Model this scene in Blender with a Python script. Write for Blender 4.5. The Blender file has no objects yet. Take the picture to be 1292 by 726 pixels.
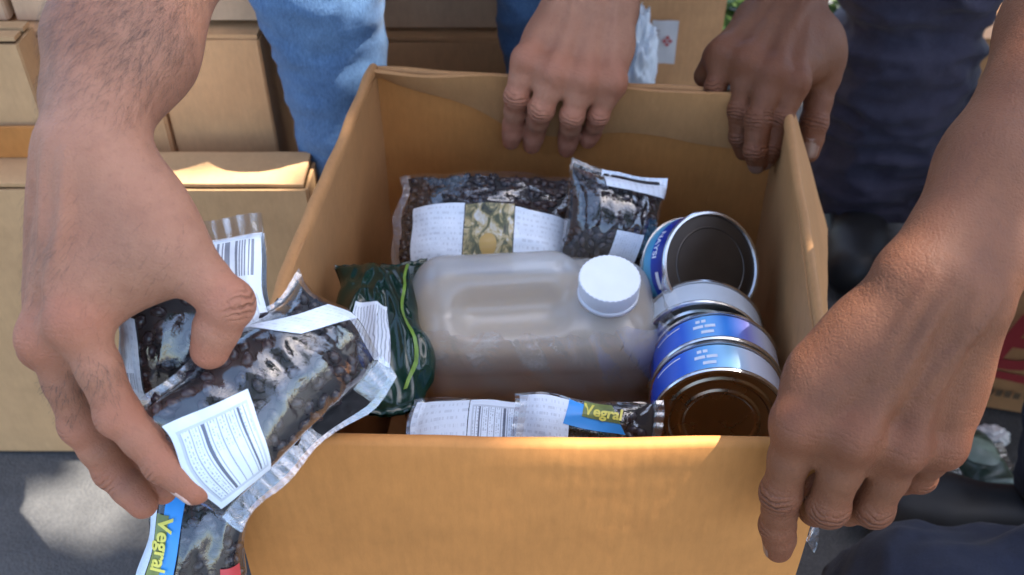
import bpy, bmesh, math, random
import numpy as np
from mathutils import Vector, Matrix, noise

random.seed(7)
rng = np.random.default_rng(7)
SC = bpy.context.scene
COL = SC.collection
R = math.radians

# ------------------------------------------------------------------ camera
F_PX, U0, V0, PITCH = 1239.0, 646.0, 363.0, R(40)
CP, SP = math.cos(PITCH), math.sin(PITCH)
cam_d = bpy.data.cameras.new('camera')
cam = bpy.data.objects.new('camera', cam_d)
COL.objects.link(cam)
cam.location = (0, 0, 0)
cam.rotation_euler = (R(90) - PITCH, 0, 0)
cam_d.sensor_width = 36.0
cam_d.lens = F_PX / 1292.0 * 36.0
cam_d.clip_start = 0.02
cam_d.clip_end = 400
cam_d.dof.use_dof = True
cam_d.dof.focus_distance = 0.56
cam_d.dof.aperture_fstop = 10.0
SC.camera = cam

# ------------------------------------------------------------------ sky, sun, exposure
SUN_AZ, SUN_EL = R(3), R(66)                 # azimuth from +X towards +Y
SUN = Vector((math.cos(SUN_EL) * math.cos(SUN_AZ), math.cos(SUN_EL) * math.sin(SUN_AZ), math.sin(SUN_EL)))
world = bpy.data.worlds.new('World')
SC.world = world
world.use_nodes = True
wn = world.node_tree
sky = wn.nodes.new('ShaderNodeTexSky')
sky.sky_type = 'NISHITA'
sky.sun_disc = False
sky.sun_elevation = SUN_EL
sky.sun_rotation = R(90) - SUN_AZ
sky.air_density = 1.0
sky.dust_density = 1.6
sky.ozone_density = 1.0
bg = wn.nodes['Background']
bg.inputs['Strength'].default_value = 0.14
wn.links.new(sky.outputs['Color'], bg.inputs['Color'])
sun_d = bpy.data.lights.new('sun', 'SUN')
sun_d.energy = 4.0
sun_d.angle = R(0.35)
sun_d.color = (1.0, 0.95, 0.86)
sun = bpy.data.objects.new('sun', sun_d)
COL.objects.link(sun)
sun.rotation_euler = SUN.to_track_quat('Z', 'Y').to_euler()
SC.view_settings.view_transform = 'Standard'
SC.view_settings.look = 'None'
SC.view_settings.exposure = 2.25
SC.view_settings.gamma = 1.0
SC.cycles.max_bounces = 8
SC.cycles.transparent_max_bounces = 24
SC.cycles.use_denoising = True
SC.cycles.sample_clamp_indirect = 6.0

GROUND = -0.88
RIM = -0.40

# ------------------------------------------------------------------ helpers
def P(u, v, d):
    """world point seen at photo pixel u,v at depth d along the viewing axis"""
    x = (u - U0) / F_PX * d
    up = (V0 - v) / F_PX * d
    return Vector((x, d * CP + up * SP, -d * SP + up * CP))

def PZ(u, v, z):
    q = P(u, v, 1.0)
    return q * (z / q.z)

def PY(u, v, y):
    q = P(u, v, 1.0)
    return q * (y / q.y)

def tag(o, label=None, cat=None, group=None, kind=None):
    if label: o['label'] = label
    if cat: o['category'] = cat
    if group: o['group'] = group
    if kind: o['kind'] = kind
    return o

def empty(name, loc=(0, 0, 0)):
    o = bpy.data.objects.new(name, None)
    o.location = loc
    o.empty_display_size = 0.05
    COL.objects.link(o)
    return o

def link(name, me, mat=None, parent=None, smooth=True):
    o = bpy.data.objects.new(name, me)
    COL.objects.link(o)
    if mat is not None and len(me.materials) == 0:
        me.materials.append(mat)
    if smooth and len(me.polygons):
        me.polygons.foreach_set('use_smooth', [True] * len(me.polygons))
    if parent is not None:
        o.parent = parent
        if parent.type == 'EMPTY' and parent.parent is None:
            o.matrix_parent_inverse = Matrix.Translation(-Vector(parent.location))
        elif parent.parent is not None or parent.type == 'MESH':
            o.matrix_parent_inverse = Matrix.Identity(4)
    return o

def mesh(name, verts, faces, mat=None, parent=None, smooth=True, uvs=None):
    me = bpy.data.meshes.new(name)
    me.from_pydata([tuple(v) for v in verts], [], [tuple(f) for f in faces])
    if uvs is not None:
        uvl = me.uv_layers.new(name='UVMap')
        for lp in me.loops:
            uvl.data[lp.index].uv = uvs[lp.vertex_index]
    me.update()
    return link(name, me, mat, parent, smooth)

def from_bm(name, bm, mat=None, parent=None, smooth=False):
    me = bpy.data.meshes.new(name)
    bm.to_mesh(me)
    bm.free()
    return link(name, me, mat, parent, smooth)

def grid_faces(nu, nv, off=0, flip=False):
    f = []
    for i in range(nu - 1):
        for j in range(nv - 1):
            a = off + i * nv + j
            q = (a, a + nv, a + nv + 1, a + 1)
            f.append(q[::-1] if flip else q)
    return f

def lerp(a, b, t):
    return a + (b - a) * t

def nz(x, y, z, s=1.0):
    return noise.noise(Vector((x * s, y * s, z * s)))

# ------------------------------------------------------------------ material helpers
def mat_new(name):
    m = bpy.data.materials.new(name)
    m.use_nodes = True
    nt = m.node_tree
    for n in list(nt.nodes):
        nt.nodes.remove(n)
    out = nt.nodes.new('ShaderNodeOutputMaterial')
    return m, nt, out

class NB:
    """tiny node-building helper"""
    def __init__(s, nt): s.nt = nt
    def n(s, t, **kw):
        nd = s.nt.nodes.new(t)
        for k, v in kw.items(): setattr(nd, k, v)
        return nd
    def set(s, sock, v):
        if isinstance(v, bpy.types.NodeSocket): s.nt.links.new(v, sock)
        elif isinstance(v, (tuple, list)) and len(v) == 3 and sock.type == 'RGBA': sock.default_value = (*v, 1)
        else: sock.default_value = v
    def math(s, op, a, b=None, c=None, clamp=False):
        nd = s.n('ShaderNodeMath', operation=op, use_clamp=clamp)
        s.set(nd.inputs[0], a)
        if b is not None: s.set(nd.inputs[1], b)
        if c is not None: s.set(nd.inputs[2], c)
        return nd.outputs[0]
    def mix(s, f, a, b, blend='MIX'):
        nd = s.n('ShaderNodeMix', data_type='RGBA', blend_type=blend)
        s.set(nd.inputs[0], f); s.set(nd.inputs[6], a); s.set(nd.inputs[7], b)
        return nd.outputs[2]
    def noise(s, scale, detail=4, rough=0.55, vec=None, dist=0.0):
        nd = s.n('ShaderNodeTexNoise')
        nd.inputs['Scale'].default_value = scale
        nd.inputs['Detail'].default_value = detail
        nd.inputs['Roughness'].default_value = rough
        nd.inputs['Distortion'].default_value = dist
        if vec is not None: s.nt.links.new(vec, nd.inputs['Vector'])
        return nd.outputs['Fac']
    def ramp(s, fac, stops, interp='LINEAR'):
        nd = s.n('ShaderNodeValToRGB')
        nd.color_ramp.interpolation = interp
        els = nd.color_ramp.elements
        while len(els) < len(stops): els.new(0.5)
        for e, (p, c) in zip(els, stops):
            e.position = p
            e.color = (*c, 1) if len(c) == 3 else c
        s.nt.links.new(fac, nd.inputs[0])
        return nd.outputs[0]
    def pos(s):
        return s.n('ShaderNodeNewGeometry').outputs['Position']
    def obj(s):
        return s.n('ShaderNodeTexCoord').outputs['Object']
    def mapping(s, vec, scale=(1, 1, 1), rot=(0, 0, 0), loc=(0, 0, 0)):
        nd = s.n('ShaderNodeMapping')
        nd.inputs['Scale'].default_value = scale
        nd.inputs['Rotation'].default_value = rot
        nd.inputs['Location'].default_value = loc
        s.nt.links.new(vec, nd.inputs['Vector'])
        return nd.outputs[0]
    def bump(s, h, strength=0.3, dist=0.001, normal=None):
        nd = s.n('ShaderNodeBump')
        nd.inputs['Strength'].default_value = strength
        nd.inputs['Distance'].default_value = dist
        s.nt.links.new(h, nd.inputs['Height'])
        if normal is not None: s.nt.links.new(normal, nd.inputs['Normal'])
        return nd.outputs[0]
    def attr(s, name):
        return s.n('ShaderNodeAttribute', attribute_name=name)
    def uv(s):
        sep = s.n('ShaderNodeSeparateXYZ')
        s.nt.links.new(s.n('ShaderNodeUVMap').outputs[0], sep.inputs[0])
        return sep.outputs[0], sep.outputs[1]
    def bsdf(s, color, rough=0.6, normal=None, metallic=0.0, spec=0.5, sss=0.0, sss_r=(1, .3, .15), sss_scale=0.004, coat=0.0, sheen=0.0):
        b = s.n('ShaderNodeBsdfPrincipled')
        s.set(b.inputs['Base Color'], color)
        s.set(b.inputs['Roughness'], rough)
        s.set(b.inputs['Metallic'], metallic)
        b.inputs['Specular IOR Level'].default_value = spec
        if sss:
            b.inputs['Subsurface Weight'].default_value = sss
            b.inputs['Subsurface Radius'].default_value = sss_r
            b.inputs['Subsurface Scale'].default_value = sss_scale
        b.inputs['Coat Weight'].default_value = coat
        b.inputs['Sheen Weight'].default_value = sheen
        if normal is not None: s.nt.links.new(normal, b.inputs['Normal'])
        return b.outputs[0]
    def combine(s, x, y, z=0.0):
        c = s.n('ShaderNodeCombineXYZ')
        s.set(c.inputs[0], x); s.set(c.inputs[1], y); s.set(c.inputs[2], z)
        return c.outputs[0]

def simple_mat(name, color, rough=0.6, var=0.15, scale=30, bump=0.0, bscale=200, **kw):
    m, nt, out = mat_new(name)
    b = NB(nt)
    f = b.noise(scale, 5, vec=b.pos())
    dark = tuple(c * (1 - var) for c in color)
    lite = tuple(min(1, c * (1 + var)) for c in color)
    c = b.ramp(f, [(0.3, dark), (0.7, lite)])
    nrm = b.bump(b.noise(bscale, 3, vec=b.pos()), bump, 0.002) if bump else None
    nt.links.new(b.bsdf(c, rough, nrm, **kw), out.inputs[0])
    return m

def cardboard_mat(name, base=(0.40, 0.196, 0.076), flute=(0, 0, 1), stain=0.18):
    m, nt, out = mat_new(name)
    b = NB(nt)
    p = b.pos()
    big = b.noise(6, 4, vec=p)
    dent = b.noise(14, 3, 0.5, vec=p)
    mid = b.noise(45, 5, 0.65, vec=p)
    fib = b.noise(260, 3, 0.7, vec=b.mapping(p, (1, 1, 0.25)))
    dk = tuple(c * (1 - stain) for c in base)
    lt = tuple(min(1, c * (1 + stain)) for c in base)
    c = b.ramp(big, [(0.3, dk), (0.7, lt)])
    c = b.mix(0.30, c, b.ramp(mid, [(0.35, dk), (0.65, lt)]))
    c = b.mix(0.22, c, b.ramp(fib, [(0.3, tuple(x * 0.72 for x in base)), (0.7, tuple(x * 1.18 for x in base))]))
    scr = b.ramp(b.noise(38, 4, 0.7, vec=b.mapping(p, (1, 1, 0.16), (0.3, 0.2, 0.5))), [(0.66, (0, 0, 0)), (0.72, (1, 1, 1))])
    c = b.mix(b.math('MULTIPLY', scr, 0.22), c, tuple(min(1, x * 1.35 + 0.05) for x in base))
    st_ = b.ramp(b.noise(9, 5, 0.7, vec=b.mapping(p, (1, 1, 1), loc=(3, 1, 2))), [(0.60, (0, 0, 0)), (0.70, (1, 1, 1))])
    c = b.mix(b.math('MULTIPLY', st_, 0.25), c, tuple(x * f for x, f in zip(base, (0.66, 0.60, 0.55))))
    w = b.n('ShaderNodeTexWave', wave_type='BANDS', bands_direction='X')
    w.inputs['Scale'].default_value = 42
    w.inputs['Distortion'].default_value = 0.6
    nt.links.new(b.mapping(p, (1, 1, 0.02)), w.inputs['Vector'])
    h = b.math('ADD', b.math('MULTIPLY', w.outputs['Fac'], 0.20), b.math('MULTIPLY', mid, 0.8))
    nrm = b.bump(b.math('ADD', h, b.math('MULTIPLY', fib, 0.25)), 0.22, 0.0015, b.bump(dent, 0.35, 0.006))
    nt.links.new(b.bsdf(c, 0.68, nrm, spec=0.3), out.inputs[0])
    return m

M = {}
M['card'] = cardboard_mat('cardboard')
M['card_warm'] = cardboard_mat('cardboard_warm', (0.475, 0.192, 0.050))
M['card_grey'] = cardboard_mat('cardboard_grey', (0.56, 0.355, 0.215))
M['card_pale'] = cardboard_mat('cardboard_pale', (0.50, 0.292, 0.140))
M['card_back'] = cardboard_mat('cardboard_light', (0.66, 0.345, 0.155))
M['tape'] = simple_mat('packing_tape', (0.36, 0.20, 0.075), 0.22, 0.1, 20)

# ------------------------------------------------------------------ signed-distance modelling
class Field:
    def __init__(s, lo, hi, h):
        s.lo = np.array(lo, float); s.h = h
        s.n = np.ceil((np.array(hi) - s.lo) / h).astype(int) + 1
        s.D = np.full(s.n, 0.03, np.float32)
    def sub(s, lo, hi):
        a = np.clip(np.floor((lo - s.lo) / s.h).astype(int), 0, s.n)
        b = np.clip(np.ceil((hi - s.lo) / s.h).astype(int) + 1, 0, s.n)
        if np.any(b <= a): return None, None
        ax = [s.lo[i] + s.h * np.arange(a[i], b[i]) for i in range(3)]
        X, Y, Z = np.meshgrid(*ax, indexing='ij', sparse=True)
        return tuple(slice(a[i], b[i]) for i in range(3)), (X, Y, Z)

def cone_d(G, a, b, r1, r2, flat=None, s=1.0):
    X, Y, Z = G
    a = np.array(a, float); b = np.array(b, float)
    ba = b - a; l2 = max(float(ba @ ba), 1e-12)
    px, py, pz = X - a[0], Y - a[1], Z - a[2]
    t = np.clip((px * ba[0] + py * ba[1] + pz * ba[2]) / l2, 0, 1)
    qx, qy, qz = px - t * ba[0], py - t * ba[1], pz - t * ba[2]
    q2 = qx * qx + qy * qy + qz * qz
    if flat is not None:
        f = np.array(flat, float); f /= np.linalg.norm(f)
        c = qx * f[0] + qy * f[1] + qz * f[2]
        q2 = q2 + c * c * (1 / (s * s) - 1)
        k = 0.5 * (1 + s)
    else: k = 1.0
    return (np.sqrt(np.maximum(q2, 0)) - (r1 + (r2 - r1) * t)) * k

def smin(a, b, k):
    if k <= 0: return np.minimum(a, b)
    h = np.maximum(k - np.abs(a - b), 0) / k
    return np.minimum(a, b) - h * h * k * 0.25

def add_cone(F, D, a, b, r1, r2, k=0.006, flat=None, s=1.0):
    a = np.array(a, float); b = np.array(b, float)
    m = max(r1, r2) + k + 0.012
    sl, G = F.sub(np.minimum(a, b) - m, np.maximum(a, b) + m)
    if sl is None: return
    D[sl] = smin(D[sl], cone_d(G, a, b, r1, r2, flat, s), k)

def cut_cone(F, D, a, b, r1, r2, k=0.002):
    a = np.array(a, float); b = np.array(b, float)
    m = max(r1, r2) + k + 0.008
    sl, G = F.sub(np.minimum(a, b) - m, np.maximum(a, b) + m)
    if sl is None: return
    D[sl] = -smin(-D[sl], cone_d(G, a, b, r1, r2), k)

def surface_nets(D, lo, h):
    s = D < 0
    n = np.array(D.shape)
    c = np.zeros(n - 1, np.int8)
    for i in (0, 1):
        for j in (0, 1):
            for k in (0, 1):
                c += s[i:n[0] - 1 + i, j:n[1] - 1 + j, k:n[2] - 1 + k]
    act = (c > 0) & (c < 8)
    idx = np.argwhere(act)
    vid = np.full(n - 1, -1, np.int64)
    vid[act] = np.arange(len(idx))
    acc = np.zeros((len(idx), 3)); cnt = np.zeros(len(idx))
    cor = [(i, j, k) for i in (0, 1) for j in (0, 1) for k in (0, 1)]
    val = {q: D[idx[:, 0] + q[0], idx[:, 1] + q[1], idx[:, 2] + q[2]] for q in cor}
    for p in cor:
        for ax in range(3):
            if p[ax] == 0:
                q = list(p); q[ax] = 1; q = tuple(q)
                va, vb = val[p], val[q]
                m = (va < 0) != (vb < 0)
                t = va[m] / (va[m] - vb[m])
                pt = np.tile(np.array(p, float), (m.sum(), 1)); pt[:, ax] += t
                acc[m] += pt; cnt[m] += 1
    V = (idx + acc / cnt[:, None]) * h + lo
    quads = []
    for ax in range(3):
        o1, o2 = (ax + 1) % 3, (ax + 2) % 3
        sl0 = [slice(1, n[i] - 1) for i in range(3)]; sl1 = list(sl0)
        sl0[ax] = slice(0, n[ax] - 1); sl1[ax] = slice(1, n[ax])
        a, b = s[tuple(sl0)], s[tuple(sl1)]
        for flip, m in ((False, a & ~b), (True, ~a & b)):
            e = np.argwhere(m)
            if not len(e): continue
            base = e.copy(); base[:, o1] += 1; base[:, o2] += 1
            def cell(d1, d2):
                q = base.copy(); q[:, o1] -= d1; q[:, o2] -= d2
                return vid[q[:, 0], q[:, 1], q[:, 2]]
            f = np.stack([cell(1, 1), cell(0, 1), cell(0, 0), cell(1, 0)], 1)
            if flip: f = f[:, ::-1]
            quads.append(f)
    Q = np.concatenate(quads)
    return V, Q[(Q >= 0).all(1)]

def relax(V, Q, it=2, lam=0.5):
    e = np.concatenate([Q[:, [0, 1]], Q[:, [1, 2]], Q[:, [2, 3]], Q[:, [3, 0]]])
    e = np.concatenate([e, e[:, ::-1]])
    cnt = np.bincount(e[:, 0], minlength=len(V)).astype(float)[:, None]
    for _ in range(it):
        S = np.stack([np.bincount(e[:, 0], V[e[:, 1], i], minlength=len(V)) for i in range(3)], 1)
        V = V + lam * (S / np.maximum(cnt, 1) - V)
    return V

def np_mesh(name, V, Q, attrs=None):
    me = bpy.data.meshes.new(name)
    me.vertices.add(len(V)); me.vertices.foreach_set('co', np.asarray(V, np.float32).ravel())
    me.loops.add(len(Q) * 4); me.loops.foreach_set('vertex_index', np.asarray(Q, np.int32).ravel())
    me.polygons.add(len(Q))
    me.polygons.foreach_set('loop_start', np.arange(0, len(Q) * 4, 4, dtype=np.int32))
    me.polygons.foreach_set('loop_total', np.full(len(Q), 4, np.int32))
    me.polygons.foreach_set('use_smooth', np.ones(len(Q), bool))
    for k, a in (attrs or {}).items():
        at = me.attributes.new(k, 'FLOAT', 'POINT')
        at.data.foreach_set('value', np.asarray(a, np.float32))
    me.update(calc_edges=True)
    me.validate()
    return me

# ------------------------------------------------------------------ skin, cloth
def skin_mat(name, base, redc, scale_sss=0.003):
    m, nt, out = mat_new(name)
    b = NB(nt)
    p = b.pos()
    big = b.noise(28, 4, 0.6, vec=p)
    mid = b.noise(150, 4, 0.65, vec=p)
    fine = b.noise(700, 2, 0.6, vec=p)
    c = b.ramp(big, [(0.28, tuple(x * 0.80 for x in base)), (0.72, tuple(min(1, x * 1.16) for x in base))])
    c = b.mix(0.28, c, b.ramp(mid, [(0.32, tuple(x * f for x, f in zip(base, (0.72, 0.62, 0.6)))), (0.68, tuple(x * 1.15 for x in base))]))
    c = b.mix(b.math('MULTIPLY', b.attr('red').outputs['Fac'], 0.85, clamp=True), c, redc)
    pat = b.noise(11, 3, 0.6, vec=p)
    c = b.mix(b.math('MULTIPLY', b.math('SUBTRACT', pat, 0.42, clamp=True), 2.4, clamp=True), c, tuple(x * f for x, f in zip(base, (0.80, 0.66, 0.60))))
    spot = b.ramp(b.noise(330, 2, 0.5, vec=p), [(0.60, (0, 0, 0)), (0.70, (1, 1, 1))])
    c = b.mix(b.math('MULTIPLY', spot, 0.22), c, tuple(x * 0.55 for x in base))
    jw = b.attr('jw').outputs['Fac']
    jt = b.attr('jt').outputs['Fac']
    wav = b.math('SINE', b.math('ADD', b.math('MULTIPLY', jt, 1.9), b.math('MULTIPLY', b.noise(90, 3, vec=p), 16.0)))
    wav = b.math('POWER', b.math('ADD', b.math('MULTIPLY', wav, 0.5), 0.5), 3.0)
    crease = b.math('MULTIPLY', b.math('MULTIPLY', wav, jw), -1.0)
    c = b.mix(b.math('MULTIPLY', b.math('MULTIPLY', wav, jw), 0.60, clamp=True), c, tuple(x * f for x, f in zip(base, (0.5, 0.42, 0.4))))
    vor = b.n('ShaderNodeTexVoronoi', feature='DISTANCE_TO_EDGE')
    vor.inputs['Scale'].default_value = 520
    nt.links.new(b.mapping(p, (1, 1, 1)), vor.inputs['Vector'])
    cell = b.math('MINIMUM', b.math('MULTIPLY', vor.outputs['Distance'], 4.0), 1.0)
    n1 = b.bump(crease, 0.95, 0.0012)
    n2 = b.bump(b.math('ADD', b.math('MULTIPLY', cell, 0.35), b.math('ADD', b.math('MULTIPLY', mid, 1.6), b.math('MULTIPLY', fine, 0.9))), 0.42, 0.0009, n1)
    lines = b.noise(260, 3, 0.6, vec=b.mapping(p, (1, 0.35, 0.35), (0.2, 0.5, 0.3)))
    n2 = b.bump(lines, 0.38, 0.0008, n2)
    rough = b.math('ADD', 0.50, b.math('MULTIPLY', mid, 0.2))
    nt.links.new(b.bsdf(c, rough, n2, spec=0.32, sss=0.14, sss_r=(1, 0.35, 0.2), sss_scale=scale_sss), out.inputs[0])
    return m

M['skin_a'] = skin_mat('skin_light_brown', (0.335, 0.158, 0.095), (0.40, 0.115, 0.060))
M['skin_b'] = skin_mat('skin_brown', (0.162, 0.062, 0.028), (0.19, 0.055, 0.022))
M['skin_c'] = skin_mat('skin_tan', (0.36, 0.19, 0.12), (0.40, 0.16, 0.10))
M['nail'] = simple_mat('nail', (0.56, 0.36, 0.29), 0.25, 0.1, 300)
M['nail_b'] = simple_mat('nail_dark', (0.20, 0.105, 0.072), 0.28, 0.12, 300)
M['hair'] = simple_mat('body_hair', (0.034, 0.023, 0.017), 0.5, 0.3, 90)

def denim_mat(name, base, fade, wave=900):
    m, nt, out = mat_new(name)
    b = NB(nt)
    p = b.pos()
    big = b.noise(9, 4, 0.6, vec=p)
    mid = b.noise(60, 5, 0.7, vec=b.mapping(p, (1, 1, 0.45)))
    th = b.noise(900, 2, 0.8, vec=b.mapping(p, (1, 1, 0.2)))
    c = b.ramp(big, [(0.32, base), (0.72, fade)])
    c = b.mix(0.45, c, b.ramp(mid, [(0.3, tuple(x * 0.7 for x in base)), (0.7, fade)]))
    c = b.mix(0.25, c, b.ramp(th, [(0.35, tuple(x * 0.5 for x in base)), (0.65, tuple(min(1, x * 1.5) for x in fade))]))
    nrm = b.bump(b.math('ADD', th, b.math('MULTIPLY', mid, 1.2)), 0.45, 0.0012)
    nt.links.new(b.bsdf(c, 0.85, nrm, spec=0.2, sheen=0.08), out.inputs[0])
    return m

M['jeans'] = denim_mat('blue_denim', (0.032, 0.082, 0.195), (0.115, 0.205, 0.345))
M['navy'] = denim_mat('navy_cloth', (0.024, 0.022, 0.038), (0.060, 0.055, 0.082))
M['navy2'] = denim_mat('dark_denim', (0.009, 0.011, 0.022), (0.020, 0.025, 0.046))
M['shirt'] = denim_mat('grey_shirt', (0.10, 0.11, 0.13), (0.16, 0.17, 0.19))
M['shirt_dark'] = denim_mat('dark_shirt', (0.02, 0.02, 0.026), (0.035, 0.035, 0.045))
M['black_rubber'] = simple_mat('black_shoe', (0.012, 0.012, 0.013), 0.5, 0.2, 60)
M['black_strap'] = simple_mat('black_strap', (0.014, 0.010, 0.010), 0.4, 0.2, 100)
M['stitch'] = simple_mat('seam_thread', (0.05, 0.09, 0.19), 0.8, 0.2, 400)

# ------------------------------------------------------------------ hands
FR = {  # radii at mcp, pip, dip, tip
    0: (0.0112, 0.0101, 0.0088, 0.0068), 1: (0.0115, 0.0104, 0.0090, 0.0070),
    2: (0.0108, 0.0097, 0.0085, 0.0066), 3: (0.0096, 0.0085, 0.0075, 0.0059)}

def npv(v): return np.array(v, float)
def unit(v): return v / max(np.linalg.norm(v), 1e-9)

def make_hand(sp, h=0.0011):
    """returns V, Q, attrs, nails for one hand with its forearm up to the elbow"""
    s = sp.get('scale', 1.0)
    W, E = npv(sp['wrist']), npv(sp['elbow'])
    mcp = [npv(p) for p in sp['mcp']]
    fin = [[npv(p) for p in f] for f in sp['fingers']]
    th = [npv(p) for p in sp['thumb']]
    dors = npv(sp['dors'])
    allp = np.array([W, E] + mcp + th + [p for f in fin for p in f])
    Fd = Field(allp.min(0) - 0.06, allp.max(0) + 0.06, h)
    palm = Fd.D.copy()
    lat = unit(mcp[3] - mcp[0])
    pdir = unit((mcp[1] + mcp[2]) / 2 - W)
    dors = unit(dors - pdir * (dors @ pdir))
    latw = unit(np.cross(dors, pdir)); latw *= np.sign(latw @ lat)
    arm = unit(W - E)
    lata = npv(sp.get('arm_lat', latw)); lata = unit(lata - arm * (lata @ arm))
    aw = sp.get('arm_w', 1.0)
    q1, q2, q3 = lerp(W, E, 0.22), lerp(W, E, 0.55), E
    wr = sp.get('wrist_r', 0.0195) * s
    wo = sp.get('wrist_off', 0.011) * s
    for sg in (-1, 1):
        add_cone(Fd, palm, W + latw * sg * wo, q1 + lata * sg * 0.012 * s, wr, 0.0235 * s * aw, 0.022)
        add_cone(Fd, palm, q1 + lata * sg * 0.012 * s, q2 + lata * sg * 0.014 * s, 0.0235 * s * aw, 0.0335 * s * aw, 0.022)
        add_cone(Fd, palm, q2 + lata * sg * 0.014 * s, q3 + lata * sg * 0.010 * s, 0.0335 * s * aw, 0.036 * s * aw, 0.022)
    # ulnar head
    uh = lerp(W, E, 0.07) + latw * 0.019 * s + dors * 0.010 * s
    add_cone(Fd, palm, uh, uh - arm * 0.004, 0.010 * s, 0.010 * s, 0.012)
    for i in range(4):
        c = W + pdir * 0.010 + latw * (i - 1.5) * 0.0105 * s * sp.get('carp', 1.0)
        add_cone(Fd, palm, c, mcp[i] - dors * 0.0045 * s, 0.0165 * s * (0.4 + 0.6 * sp.get('carp', 1.0)), 0.0122 * s, 0.015)
    add_cone(Fd, palm, th[0], th[1], 0.0165 * s, 0.0138 * s, 0.018)
    pc = lerp(W, (mcp[0] + mcp[1]) / 2, 0.55) - dors * 0.008
    add_cone(Fd, palm, lerp(th[0], th[1], 0.45), pc, 0.016 * s, 0.013 * s, 0.02)
    web = sp.get('web', 0.62)
    add_cone(Fd, palm, lerp(th[0], th[1], web), lerp(W, mcp[0], 0.80) - dors * 0.004, 0.0085 * s, 0.0090 * s, 0.016)
    hyp = lerp(W, mcp[3], 0.5) - dors * 0.011 + latw * 0.004
    add_cone(Fd, palm, hyp, lerp(W, mcp[3], 0.2) - dors * 0.008, 0.014 * s, 0.014 * s, 0.018)
    for a, b, r1, r2, k in sp.get('extra', []):
        add_cone(Fd, palm, npv(a), npv(b), r1, r2, k)
    kb = sp.get('knuckle', 1.0)
    for i in range(4):
        add_cone(Fd, palm, mcp[i] + dors * 0.0032 * s * kb, mcp[i] + dors * 0.0028 * s * kb + pdir * 0.002, 0.0108 * s, 0.0104 * s, 0.007)
        add_cone(Fd, palm, mcp[i] + dors * 0.0075 * s + pdir * 0.003, W + dors * 0.0165 * s + latw * (i - 1.5) * 0.004 * s, 0.0042 * s, 0.0022 * s, 0.010)
    for i in range(3):
        a = (mcp[i] + mcp[i + 1]) / 2
        b = (lerp(mcp[i], fin[i][0], 0.34) + lerp(mcp[i + 1], fin[i + 1][0], 0.34)) / 2 - dors * 0.003
        if np.linalg.norm(fin[i][0] - fin[i + 1][0]) < 0.045:
            add_cone(Fd, palm, a, b, 0.0078 * s, 0.0062 * s, 0.009)
    # veins across the back of the hand
    def surf(p, d):
        for t in np.arange(0.045, -0.02, -h * 0.5):
            q = p + d * t
            ii = np.round((q - Fd.lo) / h).astype(int)
            if np.all(ii >= 0) and np.all(ii < Fd.n) and palm[tuple(ii)] < 0: return q
        return None
    vr = random.Random(sp.get('seed', 1))
    vein = np.full_like(palm, 0.03)
    nvn = sp.get('veins', 4)
    for vi in range(nvn):
        t0 = 0.02; l0 = (-0.5 + (vi + vr.uniform(0.2, 0.8)) / nvn) * 0.040; sl = 0.0
        prev = None; vp = []
        while t0 < 0.68:
            pt = lerp(W, (mcp[1] + mcp[2]) / 2, max(t0, 0)) + (W - E) * 0 + latw * l0 * s + (arm * 0.09 * t0 if t0 < 0 else 0)
            q = surf(pt, dors)
            if q is not None: vp.append(q - dors * 0.0002)
            t0 += 0.09; sl = sl * 0.6 + vr.uniform(-0.0022, 0.0022); l0 += sl
            l0 = max(-0.026, min(0.026, l0))
        if len(vp) > 4:
            vp = np.array(vp)
            for _ in range(3): vp[1:-1] = (vp[:-2] + 2 * vp[1:-1] + vp[2:]) / 4
            nv_ = len(vp)
            for vk, (q0, q1) in enumerate(zip(vp[:-1], vp[1:])):
                ra, rb = [0.0020 * math.sin(math.pi * min(max(x / (nv_ - 1), 0.02), 0.98)) ** 0.6 for x in (vk, vk + 1)]
                if np.linalg.norm(q1 - q0) < 0.03: add_cone(Fd, vein, q0 - dors * (0.0016 - ra), q1 - dors * (0.0016 - rb), ra, rb, 0.0004)
    palm[:] = smin(palm, vein, 0.0050)
    # fingers, each its own smooth chain
    allf = np.full_like(palm, 0.03)
    joints = []           # (point, axis, dorsal, radius, weight)
    nails = []
    for i in list(range(4)) + ['t']:
        if i == 't':
            pts = [th[1], th[2], th[3]]
            rad = [0.0128 * s, 0.0116 * s, 0.0086 * s]
            pre = th[0]
        else:
            pts = [mcp[i]] + fin[i]
            rad = [r * s for r in FR[i]]
            pre = W
        D = np.full_like(palm, 0.03)
        for a, b, r1, r2 in zip(pts[:-1], pts[1:], rad[:-1], rad[1:]):
            mid = lerp(a, b, 0.5)
            add_cone(Fd, D, a, mid, r1, (r1 + r2) / 2 * 0.965, 0.004)
            add_cone(Fd, D, mid, b, (r1 + r2) / 2 * 0.965, r2, 0.004)
        fd = dors
        for j in range(1, len(pts) - 1):
            ax = unit(pts[j + 1] - pts[j - 1])
            out = pts[j] - (pts[j - 1] + pts[j + 1]) / 2
            if np.linalg.norm(out) > 0.0025: fd = unit(out)
            elif i == 't': fd = unit(npv(sp.get('thumb_dors', dors)))
            d = unit(fd - ax * (fd @ ax))
            joints.append((pts[j], ax, d, rad[j], 1.0 if j == 1 else 0.75))
            add_cone(Fd, D, pts[j] + d * 0.0016, pts[j] + d * 0.0016, rad[j] * 0.97, rad[j] * 0.97, 0.004)
        # pad of the fingertip
        lx = unit(pts[-1] - pts[-2]); d = unit(fd - lx * (fd @ lx))
        add_cone(Fd, D, lerp(pts[-2], pts[-1], 0.55) - d * 0.0016, pts[-1] - d * 0.0008, rad[-2] * 0.92, rad[-1], 0.004)
        nails.append((pts[-2], pts[-1], d, rad[-2], rad[-1]))
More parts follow.
